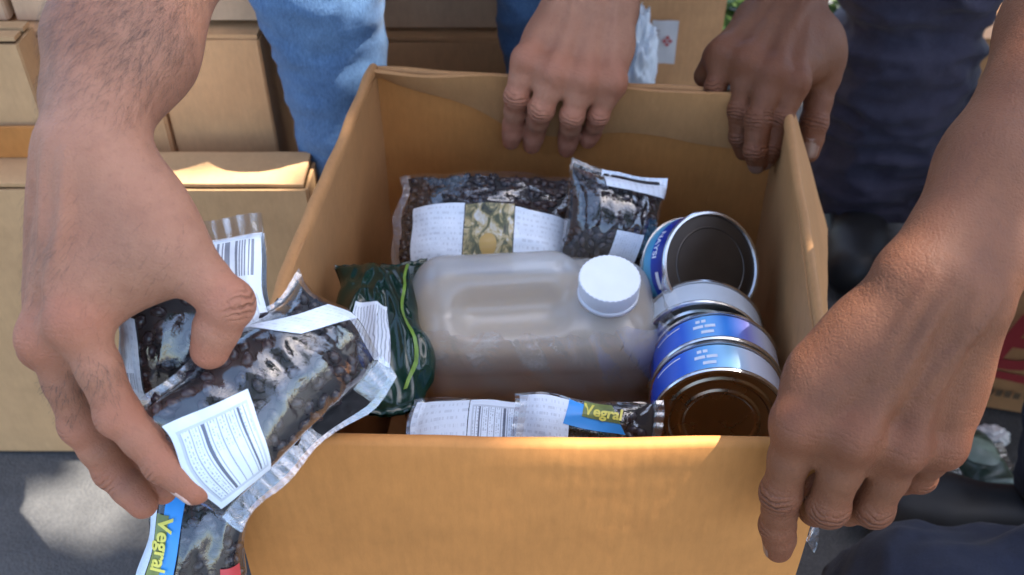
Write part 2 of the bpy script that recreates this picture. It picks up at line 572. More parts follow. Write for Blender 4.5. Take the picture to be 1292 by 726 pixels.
        # nail bed flattening is left to the separate nail
        if i != 't':
            ax = unit(pts[1] - pts[0])
            joints.append((pts[0] + dors * 0.003, unit(pdir + ax), dors, 0.0105 * s, 0.10))
        allf = smin(allf, D, 0.0012)
    D = smin(palm, allf, 0.006)
    V, Q = surface_nets(D, Fd.lo, h)
    V = relax(V, Q, 3, 0.5)
    jt = np.zeros(len(V)); jw = np.zeros(len(V)); red = np.zeros(len(V))
    for p, ax, d, r, w in joints:
        o = V - p
        t = o @ ax
        dd = np.linalg.norm(o, axis=1)
        up = (o @ d) / np.maximum(np.linalg.norm(o - np.outer(t, ax), axis=1), 1e-6)
        g = w * np.exp(-(t / 0.0062) ** 2) * np.clip(up * 1.4 - 0.2, 0, 1) * (dd < 2.0 * r + 0.004)
        m = g > jw
        jw[m] = g[m]; jt[m] = t[m] * 1000
        red = np.maximum(red, (0.8 if w < 0.5 else 0.7) * np.exp(-(dd / 0.015) ** 2))
    for f in fin + [th[1:]]:
        red = np.maximum(red, 0.75 * np.exp(-(np.linalg.norm(V - f[-1], axis=1) / 0.014) ** 2))
    return V, Q, dict(jt=jt, jw=jw, red=red), nails

def nail_obj(nl, mat, parent):
    a, b, d, r1, r2 = nl
    ax = unit(b - a); side = np.cross(ax, d)
    L = np.linalg.norm(b - a)
    vs, nu, nv = [], 9, 9
    for i in range(nu):
        t = i / (nu - 1)
        x = L * 0.48 + t * (L * 0.52 + r2 * 0.62)
        tt = min(1, x / L)
        r = (r1 + (r2 - r1) * tt)
        over = max(0, x - L)
        rr = math.sqrt(max(r * r - over * over, 1e-8)) + 0.0006
        wid = 58 * (1 - 0.55 * (2 * t - 1) ** 6) * (1.0 if t > 0.15 else 0.75 + 1.6 * t)
        for j in range(nv):
            an = R(wid * (2 * j / (nv - 1) - 1))
            vs.append(a + ax * x + d * (math.cos(an) * rr) + side * (math.sin(an) * rr))
    me = bpy.data.meshes.new('fingernail')
    me.from_pydata([tuple(v) for v in vs], [], grid_faces(nu, nv))
    o = link('fingernail', me, mat, parent)
    md = o.modifiers.new('thick', 'SOLIDIFY'); md.thickness = 0.0008; md.offset = 0
    return o

def chain(p0, steps):
    """steps (u, v, length, sign): next joint on the ray of u,v at bone length from the last, sign>0 farther"""
    out = []; p = Vector(p0)
    for u, v, L, sg in steps:
        q = P(u, v, 1.0).normalized()
        b = q.dot(p); c = p.dot(p) - L * L
        disc = b * b - c
        t = b + (sg * math.sqrt(disc) if disc > 0 else 0)
        p = q * t
        out.append(p.copy())
    return out

def hair_strands(V, Q, sel, flow, n, lmin, lmax, parent, mat, seed=3, width=0.00011):
    """short body hair lying along flow over the selected faces"""
    r = np.random.default_rng(seed)
    fc = V[Q].mean(1)
    nn = np.cross(V[Q[:, 1]] - V[Q[:, 0]], V[Q[:, 3]] - V[Q[:, 0]])
    nn /= np.maximum(np.linalg.norm(nn, axis=1, keepdims=True), 1e-12)
    w = sel(fc, nn)
    w = w / w.sum()
    ids = r.choice(len(Q), n, p=w)
    vs, fs = [], []
    for k in ids:
        p = fc[k] + r.normal(0, 0.0005, 3); nrm = nn[k]
        f = npv(flow(fc[k])) + r.normal(0, 0.33, 3)
        f = unit(f - nrm * (f @ nrm))
        L = r.uniform(lmin, lmax)
        side = unit(np.cross(f, nrm)) * width
        c1 = p + f * L * 0.5 + nrm * 0.0016
        c2 = p + f * L + nrm * 0.0012 + side * r.uniform(-8, 8)
        o = len(vs)
        vs += [p - side - nrm * .0003, p + side - nrm * .0003, c1 - side, c1 + side, c2]
        fs += [(o, o + 1, o + 3, o + 2), (o + 2, o + 3, o + 4)]
    ob = mesh('arm_hair', vs, fs, mat, parent)
    ob['kind'] = 'stuff'
    return ob

def join_np(parts):
    Vs, Qs, at, off = [], [], {'jt': [], 'jw': [], 'red': []}, 0
    for V, Q, a in parts:
        Vs.append(V); Qs.append(Q + off); off += len(V)
        for k in at: at[k].append(a[k] if a else np.zeros(len(V)))
    return np.concatenate(Vs), np.concatenate(Qs), {k: np.concatenate(v) for k, v in at.items()}

def coarse(cones, h=0.007, rough=None, it=2, k=0.03):
    pts = np.array([npv(c[0]) for c in cones] + [npv(c[1]) for c in cones])
    rm = max(max(c[2], c[3]) for c in cones)
    F = Field(pts.min(0) - rm - 0.05, pts.max(0) + rm + 0.05, h)
    D = F.D
    for c in cones:
        add_cone(F, D, c[0], c[1], c[2], c[3], c[4] if len(c) > 4 else k, *(c[5:7] if len(c) > 5 else ()))
    V, Q = surface_nets(D, F.lo, h)
    V = relax(V, Q, it)
    if rough is not None: V = rough(V)
    return V, Q

def normals_np(V, Q):
    n = np.cross(V[Q[:, 2]] - V[Q[:, 0]], V[Q[:, 3]] - V[Q[:, 1]])
    N = np.zeros_like(V)
    for j in range(4):
        for i in range(3):
            N[:, i] += np.bincount(Q[:, j], n[:, i], minlength=len(V))
    return N / np.maximum(np.linalg.norm(N, axis=1, keepdims=True), 1e-12)

def fold_cloth(V, Q, amp, freq, seed, stretch=(1, 1, 1.6), vary=None):
    N = normals_np(V, Q)
    off = np.empty(len(V))
    sx, sy, sz = stretch
    for i, p in enumerate(V):
        q = Vector((p[0] * freq * sx + seed, p[1] * freq * sy, p[2] * freq * sz))
        a = noise.noise(q)
        b = noise.noise(q * 2.3 + Vector((5, 1, 2)))
        v = (1 - abs(a) * 2.2) * 0.7 + (1 - abs(b) * 2) * 0.3
        off[i] = v
    if vary is not None: off = off * vary(V)
    return V + N * (off * amp)[:, None]

# ------------------------------------------------------------------ the hands in view, joint by joint
DOWN = Vector((0, 0, -1))
def CB(x, up, near):
    return Vector((x, up * SP - near * CP, up * CP + near * SP))
def hand_front_left():
    D0 = 0.445
    mcp = [P(98, 403, D0), P(61, 424, D0 + 0.014), P(62, 434, D0 + 0.036), P(78, 430, D0 + 0.056)]
    f0 = chain(mcp[0], [(150, 523, 0.049, 1), (207, 584, 0.030, 1), (246, 618, 0.019, 1)])
    f1 = chain(mcp[1], [(104, 535, 0.053, 1), (142, 594, 0.031, 1), (180, 636, 0.021, 1)])
    f2 = chain(mcp[2], [(112, 528, 0.049, 1), (160, 590, 0.030, 1), (205, 620, 0.021, 1)])
    f3 = chain(mcp[3], [(120, 500, 0.038, 1), (160, 545, 0.022, 1), (190, 570, 0.019, 1)])
    th = [P(150, 222, D0 + 0.006), P(228, 322, D0 + 0.004), P(287, 384, D0 + 0.008), P(266, 442, D0 + 0.018)]
    return dict(wrist=P(116, 182, 0.452), elbow=P(262, -300, 0.545), mcp=mcp, fingers=[f0, f1, f2, f3], thumb=th,
                dors=CB(-0.62, 0.12, 0.78), scale=0.97, seed=4, veins=4, wrist_off=0.005, wrist_r=0.0180, carp=0.72,
                arm_lat=(1, 0.1, -0.35), arm_w=0.86, web=0.78, thumb_dors=P(310, 350, 0.42) - P(285, 380, 0.45),
                extra=[(P(190, 320, 0.452), P(120, 345, 0.455), 0.013, 0.012, 0.02),
                       (P(215, 345, 0.455), P(150, 372, 0.46), 0.008, 0.009, 0.014),
                       (P(100, 275, 0.474), P(88, 350, 0.478), 0.013, 0.015, 0.02)])

def hand_front_right():
    m0 = P(1006, 534, 0.475)
    mcp = [m0, P(1076, 548, 0.466), P(1140, 562, 0.472), P(1189, 560, 0.486)]
    f0 = chain(mcp[0], [(986, 622, 0.046, 1), (982, 664, 0.026, 1), (981, 692, 0.018, 1)])
    f1 = chain(mcp[1], [(1045, 638, 0.050, 1), (1030, 640, 0.030, 1), (1040, 600, 0.021, 1)])
    f2 = chain(mcp[2], [(1102, 640, 0.045, 1), (1070, 640, 0.028, 1), (1060, 605, 0.021, 1)])
    f3 = chain(mcp[3], [(1158, 600, 0.034, 1), (1120, 610, 0.021, 1), (1090, 590, 0.019, 1)])
    th = [P(1105, 420, 0.480), P(1052, 476, 0.520), P(1025, 505, 0.556), P(1005, 540, 0.576)]
    return dict(wrist=P(1194, 352, 0.462), elbow=P(1478, -140, 0.56), mcp=mcp, fingers=[f0, f1, f2, f3], thumb=th,
                dors=CB(0.05, 0.1, 1), scale=0.97, seed=9, veins=4, arm_lat=(1, 0.35, -0.2), arm_w=0.86,
                knuckle=0.75,
                extra=[(P(1035, 470, 0.482), P(1095, 430, 0.476), 0.014, 0.016, 0.02),
                       (P(1192, 500, 0.492), P(1203, 420, 0.484), 0.0135, 0.0145, 0.02)])

YF = PZ(740, 97, RIM).y - 0.027          # inner face of the far wall, where fingertips press
def hand_far_centre():
    mcp = [P(664, 76, 0.796), P(700, 92, 0.790), P(737, 100, 0.790), P(773, 104, 0.796)]
    f0 = [P(652, 122, 0.806), PY(648, 158, YF + .002), PY(645, 178, YF + .003)]
    f1 = [P(683, 138, 0.802), PY(675, 164, YF + .002), PY(671, 183, YF + .003)]
    f2 = [P(722, 146, 0.802), PY(718, 171, YF + .002), PY(715, 188, YF + .003)]
    f3 = [P(755, 146, 0.808), PY(747, 166, YF + .002), PY(742, 178, YF + .003)]
    th = [P(735, -25, 0.865), P(705, 35, 0.888), P(690, 85, 0.893), P(685, 125, 0.893)]
    return dict(wrist=P(766, -76, 0.826), elbow=Vector((0.14, 1.0, -0.07)), mcp=mcp, fingers=[f0, f1, f2, f3], thumb=th,
                dors=CB(0.0, 0.25, 1), scale=0.98, seed=14, veins=4, arm_w=0.9, knuckle=1.25, wrist_off=0.008, wrist_r=0.0175, carp=0.85,
                extra=[(P(725, 10, 0.828), P(775, 10, 0.828), 0.016, 0.016, 0.02),
                       (P(700, 50, 0.812), P(778, 60, 0.812), 0.011, 0.011, 0.02)])

def hand_far_right():
    mcp = [P(1003, 104, 0.788), P(976, 92, 0.784), P(943, 76, 0.792), P(912, 66, 0.806)]
    f0 = [P(984, 150, 0.796), P(972, 186, 0.806), P(964, 204, 0.816)]
    f1 = [P(957, 152, 0.792), P(953, 190, 0.800), P(955, 208, 0.812)]
    f2 = [P(934, 140, 0.806), P(934, 172, 0.818), P(938, 192, 0.828)]
    f3 = [P(903, 110, 0.812), P(905, 128, 0.822), P(908, 140, 0.834)]
    th = [P(1035, 45, 0.835), P(1038, 100, 0.838), P(1027, 155, 0.842), P(1020, 192, 0.850)]
    return dict(wrist=P(1008, -22, 0.846), elbow=Vector((0.32, 1.02, -0.15)), mcp=mcp, fingers=[f0, f1, f2, f3], thumb=th,
                dors=CB(-0.05, 0.25, 1), scale=0.98, seed=21, veins=3, knuckle=0.9, wrist_off=0.008, wrist_r=0.0170, carp=0.8, arm_w=0.9,
                thumb_dors=(1, -0.3, 0.5),
                extra=[(P(905, 75, 0.822), P(890, 96, 0.838), 0.012, 0.010, 0.014),
                       (P(960, 66, 0.818), P(1020, 50, 0.826), 0.012, 0.016, 0.02),
                       (P(1012, 80, 0.815), P(1030, 60, 0.83), 0.014, 0.015, 0.02)])

# ------------------------------------------------------------------ ground
def ground_mat():
    m, nt, out = mat_new('asphalt')
    b = NB(nt)
    p = b.pos()
    big = b.noise(2.2, 4, 0.6, vec=p)
    mid = b.noise(22, 5, 0.7, vec=p)
    vor = b.n('ShaderNodeTexVoronoi', feature='F1')
    vor.inputs['Scale'].default_value = 420
    nt.links.new(p, vor.inputs['Vector'])
    c = b.ramp(mid, [(0.3, (0.040, 0.040, 0.043)), (0.7, (0.085, 0.083, 0.084))])
    c = b.mix(b.math('MULTIPLY', big, 0.35), c, (0.16, 0.15, 0.135))
    c = b.mix(0.22, c, b.ramp(vor.outputs['Distance'], [(0.1, (0.21, 0.20, 0.19)), (0.6, (0.05, 0.05, 0.052))]))
    h = b.math('ADD', b.math('MULTIPLY', vor.outputs['Distance'], 0.8), mid)
    nt.links.new(b.bsdf(c, 0.85, b.bump(h, 0.5, 0.004), spec=0.3), out.inputs[0])
    return m
M['ground'] = ground_mat()
gv, gn = [], 41
for i in range(gn):
    for j in range(gn):
        a, c = (i / (gn - 1) * 2 - 1), (j / (gn - 1) * 2 - 1)
        x = math.copysign(abs(a) ** 3, a) * 120
        y = math.copysign(abs(c) ** 3, c) * 120 + 0.6
        gv.append((x, y, GROUND + 0.004 * nz(x, y, 0, 0.8) - 0.003))
tag(mesh('ground', gv, grid_faces(gn, gn), M['ground']), kind='structure')

# ------------------------------------------------------------------ cartons
def sheet(name, A, B, prof, out, mat, parent, thick=0.0030, ns=28, amp=0.0012, seed=0.0, shape=None, skew=None):
    """a board bent along the profile [(outwards, up)...] swept from A to B"""
    A, B, out = Vector(A), Vector(B), Vector(out).normalized()
    vs = []
    npf = len(prof)
    for i in range(ns):
        s = i / (ns - 1)
        base = A.lerp(B, s)
        for j, (o, z) in enumerate(prof):
            oo, zz = (shape(s, o, z, j / (npf - 1)) if shape else (o, z))
            p = base + out * oo + Vector((0, 0, zz))
            if skew: p += (B - A).normalized() * skew(s, o, z)
            n = nz(p.x + seed, p.y, p.z, 9) * amp + nz(p.x + seed, p.y, p.z, 30) * amp * 0.45
            p += out * n + Vector((0, 0, n * 0.6))
            vs.append(p)
    o = mesh(name, vs, grid_faces(ns, npf), mat, parent)
    md = o.modifiers.new('board', 'SOLIDIFY'); md.thickness = thick; md.offset = 0
    md = o.modifiers.new('edges', 'EDGE_SPLIT'); md.split_angle = R(42)
    return o

def fold_profile(r, L, ang, n=7, m=12, inside=0.004):
    """over a rounded fold of radius r and then down at ang from the vertical"""
    pts = [(-r, -inside)]
    a1 = math.pi / 2 + (math.pi / 2 - ang)
    for i in range(n):
        t = a1 * i / (n - 1)
        pts.append((-r * math.cos(t), r * math.sin(t)))
    o, z = pts[-1]
    for i in range(1, m + 1):
        pts.append((o + math.sin(ang) * L * i / m, z - math.cos(ang) * L * i / m))
    return pts

NL, NR = PZ(272, 549, RIM), PZ(1050, 556, RIM)
FL, FR_ = PZ(474, 90, RIM), PZ(992, 124, RIM)
H = RIM - GROUND - 0.004
main = empty('cardboard_carton', (0.0, 0.54, GROUND))
tag(main, 'open cardboard carton full of groceries in the middle of the picture', 'cardboard box')
oF, oB = Vector((0, -1, 0)), Vector((0, 1, 0))
dl = (FL - NL).normalized(); oL = Vector((-dl.y, dl.x, 0))
dr = (FR_ - NR).normalized(); oR = Vector((dr.y, -dr.x, 0))
df = (FR_ - FL).normalized(); oB = Vector((-df.y, df.x, 0))
dn = (NR - NL).normalized(); oF = Vector((dn.y, -dn.x, 0))
down = [(0, -0.002 - (H - 0.002) * i / 14) for i in range(15)]
def bul(a):
    return lambda s, o, z, t: (o + a * math.sin(math.pi * s) * math.sin(math.pi * min(1, t * 1.1)), z)
sheet('front_panel', NL, NR, down, oF, M['card_warm'], main, shape=bul(0.004), amp=0.001)
sheet('side_panel', FL, NL, down, oL, M['card'], main, shape=bul(0.010), seed=3, amp=0.0032)
sheet('side_panel', NR, FR_, down, oR, M['card'], main, shape=bul(0.006), seed=7, amp=0.0015)
sheet('back_panel', FR_, FL, down, oB, M['card_warm'], main, shape=bul(0.004), seed=11)
mesh('bottom_panel', [p + DOWN * (H - 0.002) for p in (NL, NR, FR_, FL)], [(0, 1, 2, 3)], M['card'], main)
# flaps folded outwards over the rim
sheet('flap', NL + dn * 0.001, NR - dn * 0.001, fold_profile(0.0022, 0.175, R(1)), oF, M['card_warm'], main, amp=0.0013, seed=20, ns=60,
      shape=lambda s, o, z, t: (o + 0.003 + 0.004 * math.sin(math.pi * s) * t, z + 0.0012 * math.sin(9 * s) * (1 - t) + 0.0012 * nz(s * 7, 3, 1)))
sheet('flap', FL, NL, fold_profile(0.0026, 0.14, R(9)), oL, M['card'], main, seed=24, amp=0.002, ns=40,
      shape=lambda s, o, z, t: (o + 0.002 + 0.004 * nz(s * 6, 8, 1), z + 0.005 * math.sin(5 * s + 1) * (1 - t) + 0.003 * nz(s * 11, 3, 4)))
sheet('flap', NR, FR_, fold_profile(0.0024, 0.14, R(23)), oR, M['card'], main, seed=28, amp=0.0018, ns=40,
      shape=lambda s, o, z, t: (o * (0.35 + 0.62 * s) + 0.002, z * (0.25 + 0.75 * min(1, s * 2.5)) + 0.002 * math.sin(6 * s)))
def inner(s, o, z, t):
    L = 0.004 + 0.046 * min(1, (1 - s) / 0.001 if s > 1 else 1) * (min(1, max(0, (0.98 - s) / 0.30)) if s > 0.68 else 1)
    return (o - 0.007 * (1 - t) - 0.001 * math.sin(8 * s), -t * (L + 0.005 * math.sin(14 * s)) + 0.0055 - 0.004 * nz(s * 5, 1, 2))
sheet('flap', FR_, FL, [(-0.003, 0)] * 10, oB, M['card'], main, seed=31, shape=inner, ns=50)
# rounded far rim
sheet('rim_fold', FR_, FL, fold_profile(0.0022, 0.11, R(3)), oB, M['card'], main, seed=35, ns=50,
      shape=lambda s, o, z, t: (o + 0.002, z + 0.003 * nz(s * 6, 1, 7)))

def carton(name, label, lo, hi, mat, rz=0.0, flaps=(), group=None, seam=True, seed=0.0, open_top=False, mats=None):
    """a closed or open carton standing on lo.z: panels, top flaps, tape"""
    cx, cy = (lo[0] + hi[0]) / 2, (lo[1] + hi[1]) / 2
    hx, hy, hz = (hi[0] - lo[0]) / 2, (hi[1] - lo[1]) / 2, hi[2] - lo[2]
    e = empty(name, (cx, cy, lo[2]))
    tag(e, label, 'cardboard box', group)
    Rz = Matrix.Rotation(rz, 3, 'Z')
    def w(x, y, z): return Vector((cx, cy, lo[2])) + Rz @ Vector((x, y, z))
    c = [(-hx, -hy), (hx, -hy), (hx, hy), (-hx, hy)]
    for i in range(4):
        a, b = c[i], c[(i + 1) % 4]
        o = Rz @ Vector(((a[1] - b[1]) * -1, (a[0] - b[0]), 0)).normalized()
        A, B = w(a[0], a[1], hz), w(b[0], b[1], hz)
        pr = [(0, -0.001 - (hz - 0.002) * k / 8) for k in range(9)]
        sheet(('front_panel', 'side_panel', 'back_panel', 'side_panel')[i], A, B, pr, o, mat, e, ns=14, seed=seed + i, amp=0.0015,
              shape=lambda s, o_, z, t: (o_ + 0.003 * math.sin(math.pi * s) * math.sin(math.pi * t), z))
    if not open_top:
        for sg in (-1, 1):
            y0, y1 = (-hy, -0.003) if sg < 0 else (0.003, hy)
            vs = []
            for i in range(12):
                for j in range(5):
                    x = -hx + 2 * hx * i / 11
                    y = y0 + (y1 - y0) * j / 4
                    vs.append(w(x, y, hz + 0.0025 + 0.004 * nz(x * 4 + seed, y * 4, 1)))
            f = mesh('flap', vs, grid_faces(12, 5), mat, e)
            md = f.modifiers.new('board', 'SOLIDIFY'); md.thickness = 0.0038; md.offset = 0; f.modifiers.new('edges', 'EDGE_SPLIT').split_angle = R(42)
    for (side, ang, L, mt) in flaps:
        a, b = c[side], c[(side + 1) % 4]
        o = Rz @ Vector(((a[1] - b[1]) * -1, (a[0] - b[0]), 0)).normalized()
        A, B = w(a[0], a[1], hz + 0.003), w(b[0], b[1], hz + 0.003)
        pr = [(math.sin(ang) * L * k / 6, -math.cos(ang) * L * k / 6) for k in range(7)]
        sheet('flap', A, B, pr, o, mt, e, ns=14, seed=seed + 9 + side, amp=0.003)
    return e

GZ = GROUND
left = carton('cardboard_carton', 'slim pale carton standing at the left below the hairy forearm', (-0.80, 0.752, GZ + 0.002), (-0.190, 0.800, -0.512), M['card_pale'], seed=40, open_top=True)
# its top flaps, the middle gap showing the dark inside, the left one standing up
for (x0, x1, lift, mt) in ((-0.385, -0.192, 0.004, 'card_pale'), (-0.798, -0.425, 0.0, 'card_pale')):
    vs = []
    for i in range(12):
        for j in range(6):
            s, t = i / 11, j / 5
            vs.append((x0 + (x1 - x0) * s + (0.03 * t if x0 > -0.5 and i == 0 else 0), 0.753 + 0.048 * t, -0.5090 + lift * t + 0.002 * nz(s * 3 + x0, t * 3, 2)))
    f = mesh('flap', vs, grid_faces(12, 6), M[mt], left)
    md = f.modifiers.new('board', 'SOLIDIFY'); md.thickness = 0.004; md.offset = 0; f.modifiers.new('edges', 'EDGE_SPLIT').split_angle = R(42)
sheet('flap', (-0.795, 0.797, -0.506), (-0.425, 0.797, -0.506), [(0.0, 0.0), (-0.002, 0.012), (-0.004, 0.024), (-0.006, 0.036)], (0, 1, 0), M['card_warm'], left, ns=12, seed=5)

G_ROW = 'cartons stacked behind the slim carton'
G_ROW2 = 'cartons stacked behind the far rim'
carton('cardboard_carton', 'plain brown carton between the hairy forearm and the blue jeans', (-0.334, 0.845, GZ + 0.002), (-0.236, 1.15, -0.408), M['card_back'], group=G_ROW, seed=50)
carton('cardboard_carton', 'brown carton mostly hidden behind the hairy forearm', (-0.95, 0.841, GZ + 0.002), (-0.340, 1.15, -0.404), M['card_back'], group=G_ROW, seed=53)
carton('cardboard_carton', 'greyish carton on top, showing between the hairy forearm and the jeans', (-0.46, 0.862, -0.398), (-0.225, 1.15, -0.13), M['card_grey'], group=G_ROW, seed=60)
carton('cardboard_carton', 'greyish carton on top of the stack at the top left edge', (-0.98, 0.858, -0.396), (-0.468, 1.15, -0.13), M['card_grey'], group=G_ROW, seed=63)
carton('cardboard_carton', 'tan carton low behind the far rim, right of the blue jeans', (-0.20, 1.085, GZ + 0.002), (0.045, 1.45, -0.527), M['card_back'], group=G_ROW2, seed=56)
carton('cardboard_carton', 'greyish carton on top of a tan one between the jeans legs', (-0.21, 1.10, -0.517), (0.05, 1.45, -0.22), M['card_grey'], group=G_ROW2, seed=66)
tall = carton('cardboard_carton', 'tall tan carton bearing a white label with a red diamond', (0.06, 1.10, GZ + 0.002), (0.258, 1.42, -0.26), M['card_back'], rz=R(-3), seed=70)
pale_strip = carton('cardboard_carton', 'narrow pale carton standing upright at the left edge', (-0.70, 0.803, GZ + 0.002), (-0.438, 0.836, -0.392), M['card_pale'], seed=74)
carton('cardboard_carton', 'tan carton standing at the top right beyond the navy trousers', (0.70, 1.42, GZ + 0.002), (1.35, 1.54, -0.675), M['card'], rz=R(6), seed=78)

# white label with the red diamond mark on the tall carton
def flat_mat(name, c, rough=0.5, var=0.04):
    return simple_mat(name, c, rough, var, 60)
M['paper'] = flat_mat('white_paper', (0.72, 0.70, 0.70))
M['red_ink'] = flat_mat('red_ink', (0.55, 0.13, 0.13))
M['grey_ink'] = flat_mat('grey_ink', (0.45, 0.36, 0.36))
def label_on_plane(O, ex, ey, n, w, h, mat, parent, name='label', lift=0.0015):
    vs = []
    for i in range(6):
        for j in range(6):
            vs.append(O + ex * (w * i / 5) + ey * (h * j / 5) + n * (lift + 0.0006 * math.sin(i * 1.7 + j)))
    return mesh(name, vs, grid_faces(6, 6), mat, parent)
Rt = Matrix.Rotation(R(-3), 3, 'Z')
ex, ey, n = Rt @ Vector((1, 0, 0)), Vector((0, 0, 1)), Rt @ Vector((0, -1, 0))
def on_front(u, v): return PY(u, v, 1.096)
Ol = PY(818, 78, 1.092)
lb = label_on_plane(Ol, ex, ey, n, 0.031, 0.0555, M['paper'], tall, lift=0.004)
def diamond(cx, cz, r, mat, par, lift, name='mark'):
    q = Ol + ex * cx + ey * cz + n * lift
    mesh(name, [q + ex * r, q + ey * r, q - ex * r, q - ey * r], [(0, 1, 2, 3)], mat, par, False)
for dx, dz in ((-1, 0), (1, 0), (0, 1), (0, -1)):
    diamond(0.0195 + dx * 0.0034, 0.030 + dz * 0.0044, 0.0030, M['red_ink'], lb, 0.0056)
for k in range(5):
    q = Ol + ex * 0.0035 + ey * (0.024 + k * 0.0045) + n * 0.0056
    mesh('print_line', [q, q + ex * 0.0062, q + ex * 0.0062 + ey * 0.0018, q + ey * 0.0018], [(0, 1, 2, 3)], M['grey_ink'], lb, False)

# carton with red script at the lower right
def text_mesh(body, size, shear=0.0, bold=0.0, space=1.0):
    cu = bpy.data.curves.new('txt', 'FONT')
    cu.body = body; cu.size = size; cu.shear = shear; cu.offset = bold; cu.resolution_u = 4
    cu.space_character = space
    o = bpy.data.objects.new('txt', cu); COL.objects.link(o)
    dg = bpy.context.evaluated_depsgraph_get()
    me = bpy.data.meshes.new_from_object(o.evaluated_get(dg))
    vs = [v.co.copy() for v in me.vertices]; fs = [tuple(p.vertices) for p in me.polygons]
    bpy.data.objects.remove(o); bpy.data.meshes.remove(me)
    return vs, fs
def text_on(body, size, O, ex, ey, n, mat, parent, shear=0.0, bold=0.0, lift=0.002, name='lettering', fn=None):
    vs, fs = text_mesh(body, size, shear, bold)
    if fn: pts = [fn(v.x, v.y) for v in vs]
    else: pts = [O + ex * v.x + ey * v.y + n * lift for v in vs]
    return mesh(name, pts, fs, mat, parent, False)

M['red_print'] = flat_mat('red_print', (0.50, 0.055, 0.06))
M['brown_print'] = flat_mat('brown_print', (0.22, 0.14, 0.08))
bo = carton('cardboard_carton', 'tan carton with big red lettering lying behind the right wrist', (0.515, 0.80, GZ + 0.002), (0.83, 1.0, GZ + 0.19), M['card_back'], rz=R(-14), seed=82)
Rb = Matrix.Rotation(R(-14), 3, 'Z')
bex, bn = Rb @ Vector((1, 0, 0)), Rb @ Vector((0, -1, 0))
Bc = Vector((0.6725, 0.9, GZ + 0.002)) + Rb @ Vector((-0.1575, -0.1, 0))
text_on('Bo', 0.115, Bc + bex * 0.050 + Vector((0, 0, 0.072)), bex, Vector((0, 0, 1)), bn, M['red_print'], bo, shear=0.25, bold=0.0025, lift=0.006)
q = Bc + bex * 0.056 + Vector((0, 0, 0.056)) + bn * 0.006
mesh('underline', [q, q + bex * 0.075 + Vector((0, 0, -0.006)), q + bex * 0.07 + Vector((0, 0, 0.007)), q + bex * 0.004 + Vector((0, 0, 0.010))], [(0, 1, 2, 3)], M['red_print'], bo, False)
for k in range(6):
    q = Bc + bex * (0.054 + k * 0.010) + Vector((0, 0, 0.026)) + bn * 0.006
    mesh('print_mark', [q, q + bex * 0.007, q + bex * 0.007 + Vector((0, 0, 0.010)), q + Vector((0, 0, 0.010))], [(0, 1, 2, 3)], M['brown_print'], bo, False)

# ------------------------------------------------------------------ packaging materials
def film_mat(name, gloss=0.05, haze=0.012, rough=0.045, tint=(0.95, 0.96, 0.97), bumpy=0.12):
    m, nt, out = mat_new(name)
    b = NB(nt)
    p = b.pos()
    f = b.noise(70, 4, 0.6, vec=p, dist=1.2)
    nrm = b.bump(f, bumpy, 0.004)
    lw = b.n('ShaderNodeLayerWeight'); lw.inputs['Blend'].default_value = 0.5
    nt.links.new(nrm, lw.inputs['Normal'])
    fre = b.math('ADD', 0.04, b.math('MULTIPLY', b.math('POWER', lw.outputs['Facing'], 3.5), 0.9))
    tr = b.n('ShaderNodeBsdfTransparent'); tr.inputs[0].default_value = (*tint, 1)
    gl = b.n('ShaderNodeBsdfGlossy'); gl.inputs['Roughness'].default_value = rough
    gl.inputs['Color'].default_value = (1, 1, 1, 1)
    nt.links.new(nrm, gl.inputs['Normal'])
    df = b.n('ShaderNodeBsdfDiffuse'); df.inputs[0].default_value = (0.8, 0.82, 0.84, 1)
    m1 = b.n('ShaderNodeMixShader'); m1.inputs[0].default_value = haze
    nt.links.new(tr.outputs[0], m1.inputs[1]); nt.links.new(df.outputs[0], m1.inputs[2])
    m2 = b.n('ShaderNodeMixShader')
    nt.links.new(b.math('ADD', fre, gloss, clamp=True), m2.inputs[0])
    nt.links.new(m1.outputs[0], m2.inputs[1]); nt.links.new(gl.outputs[0], m2.inputs[2])
    nt.links.new(m2.outputs[0], out.inputs[0])
    return m
M['film'] = film_mat('clear_film')
M['film_seal'] = film_mat('crimped_film', 0.07, 0.045, 0.18, bumpy=0.5)
M['film_wrap'] = film_mat('thin_wrap', 0.13, 0.07, 0.09, bumpy=0.3)
M['bean'] = simple_mat('black_bean', (0.026, 0.019, 0.023), 0.20, 0.4, 200)
M['bean_core'] = simple_mat('dark_core', (0.010, 0.008, 0.010), 0.7, 0.3, 200)
M['green_pack'] = simple_mat('green_pouch', (0.006, 0.026, 0.017), 0.16, 0.35, 25, bump=0.15, bscale=60)
M['green_light'] = simple_mat('leaf_green_print', (0.14, 0.24, 0.03), 0.35, 0.4, 60)
M['blue_print'] = flat_mat('blue_print', (0.045, 0.30, 0.74), 0.35)
M['yellow_print'] = flat_mat('yellow_print', (0.72, 0.62, 0.10), 0.35)
M['olive_print'] = simple_mat('olive_print', (0.17, 0.20, 0.05), 0.35, 0.35, 80)
M['ink'] = flat_mat('black_ink', (0.02, 0.02, 0.03))

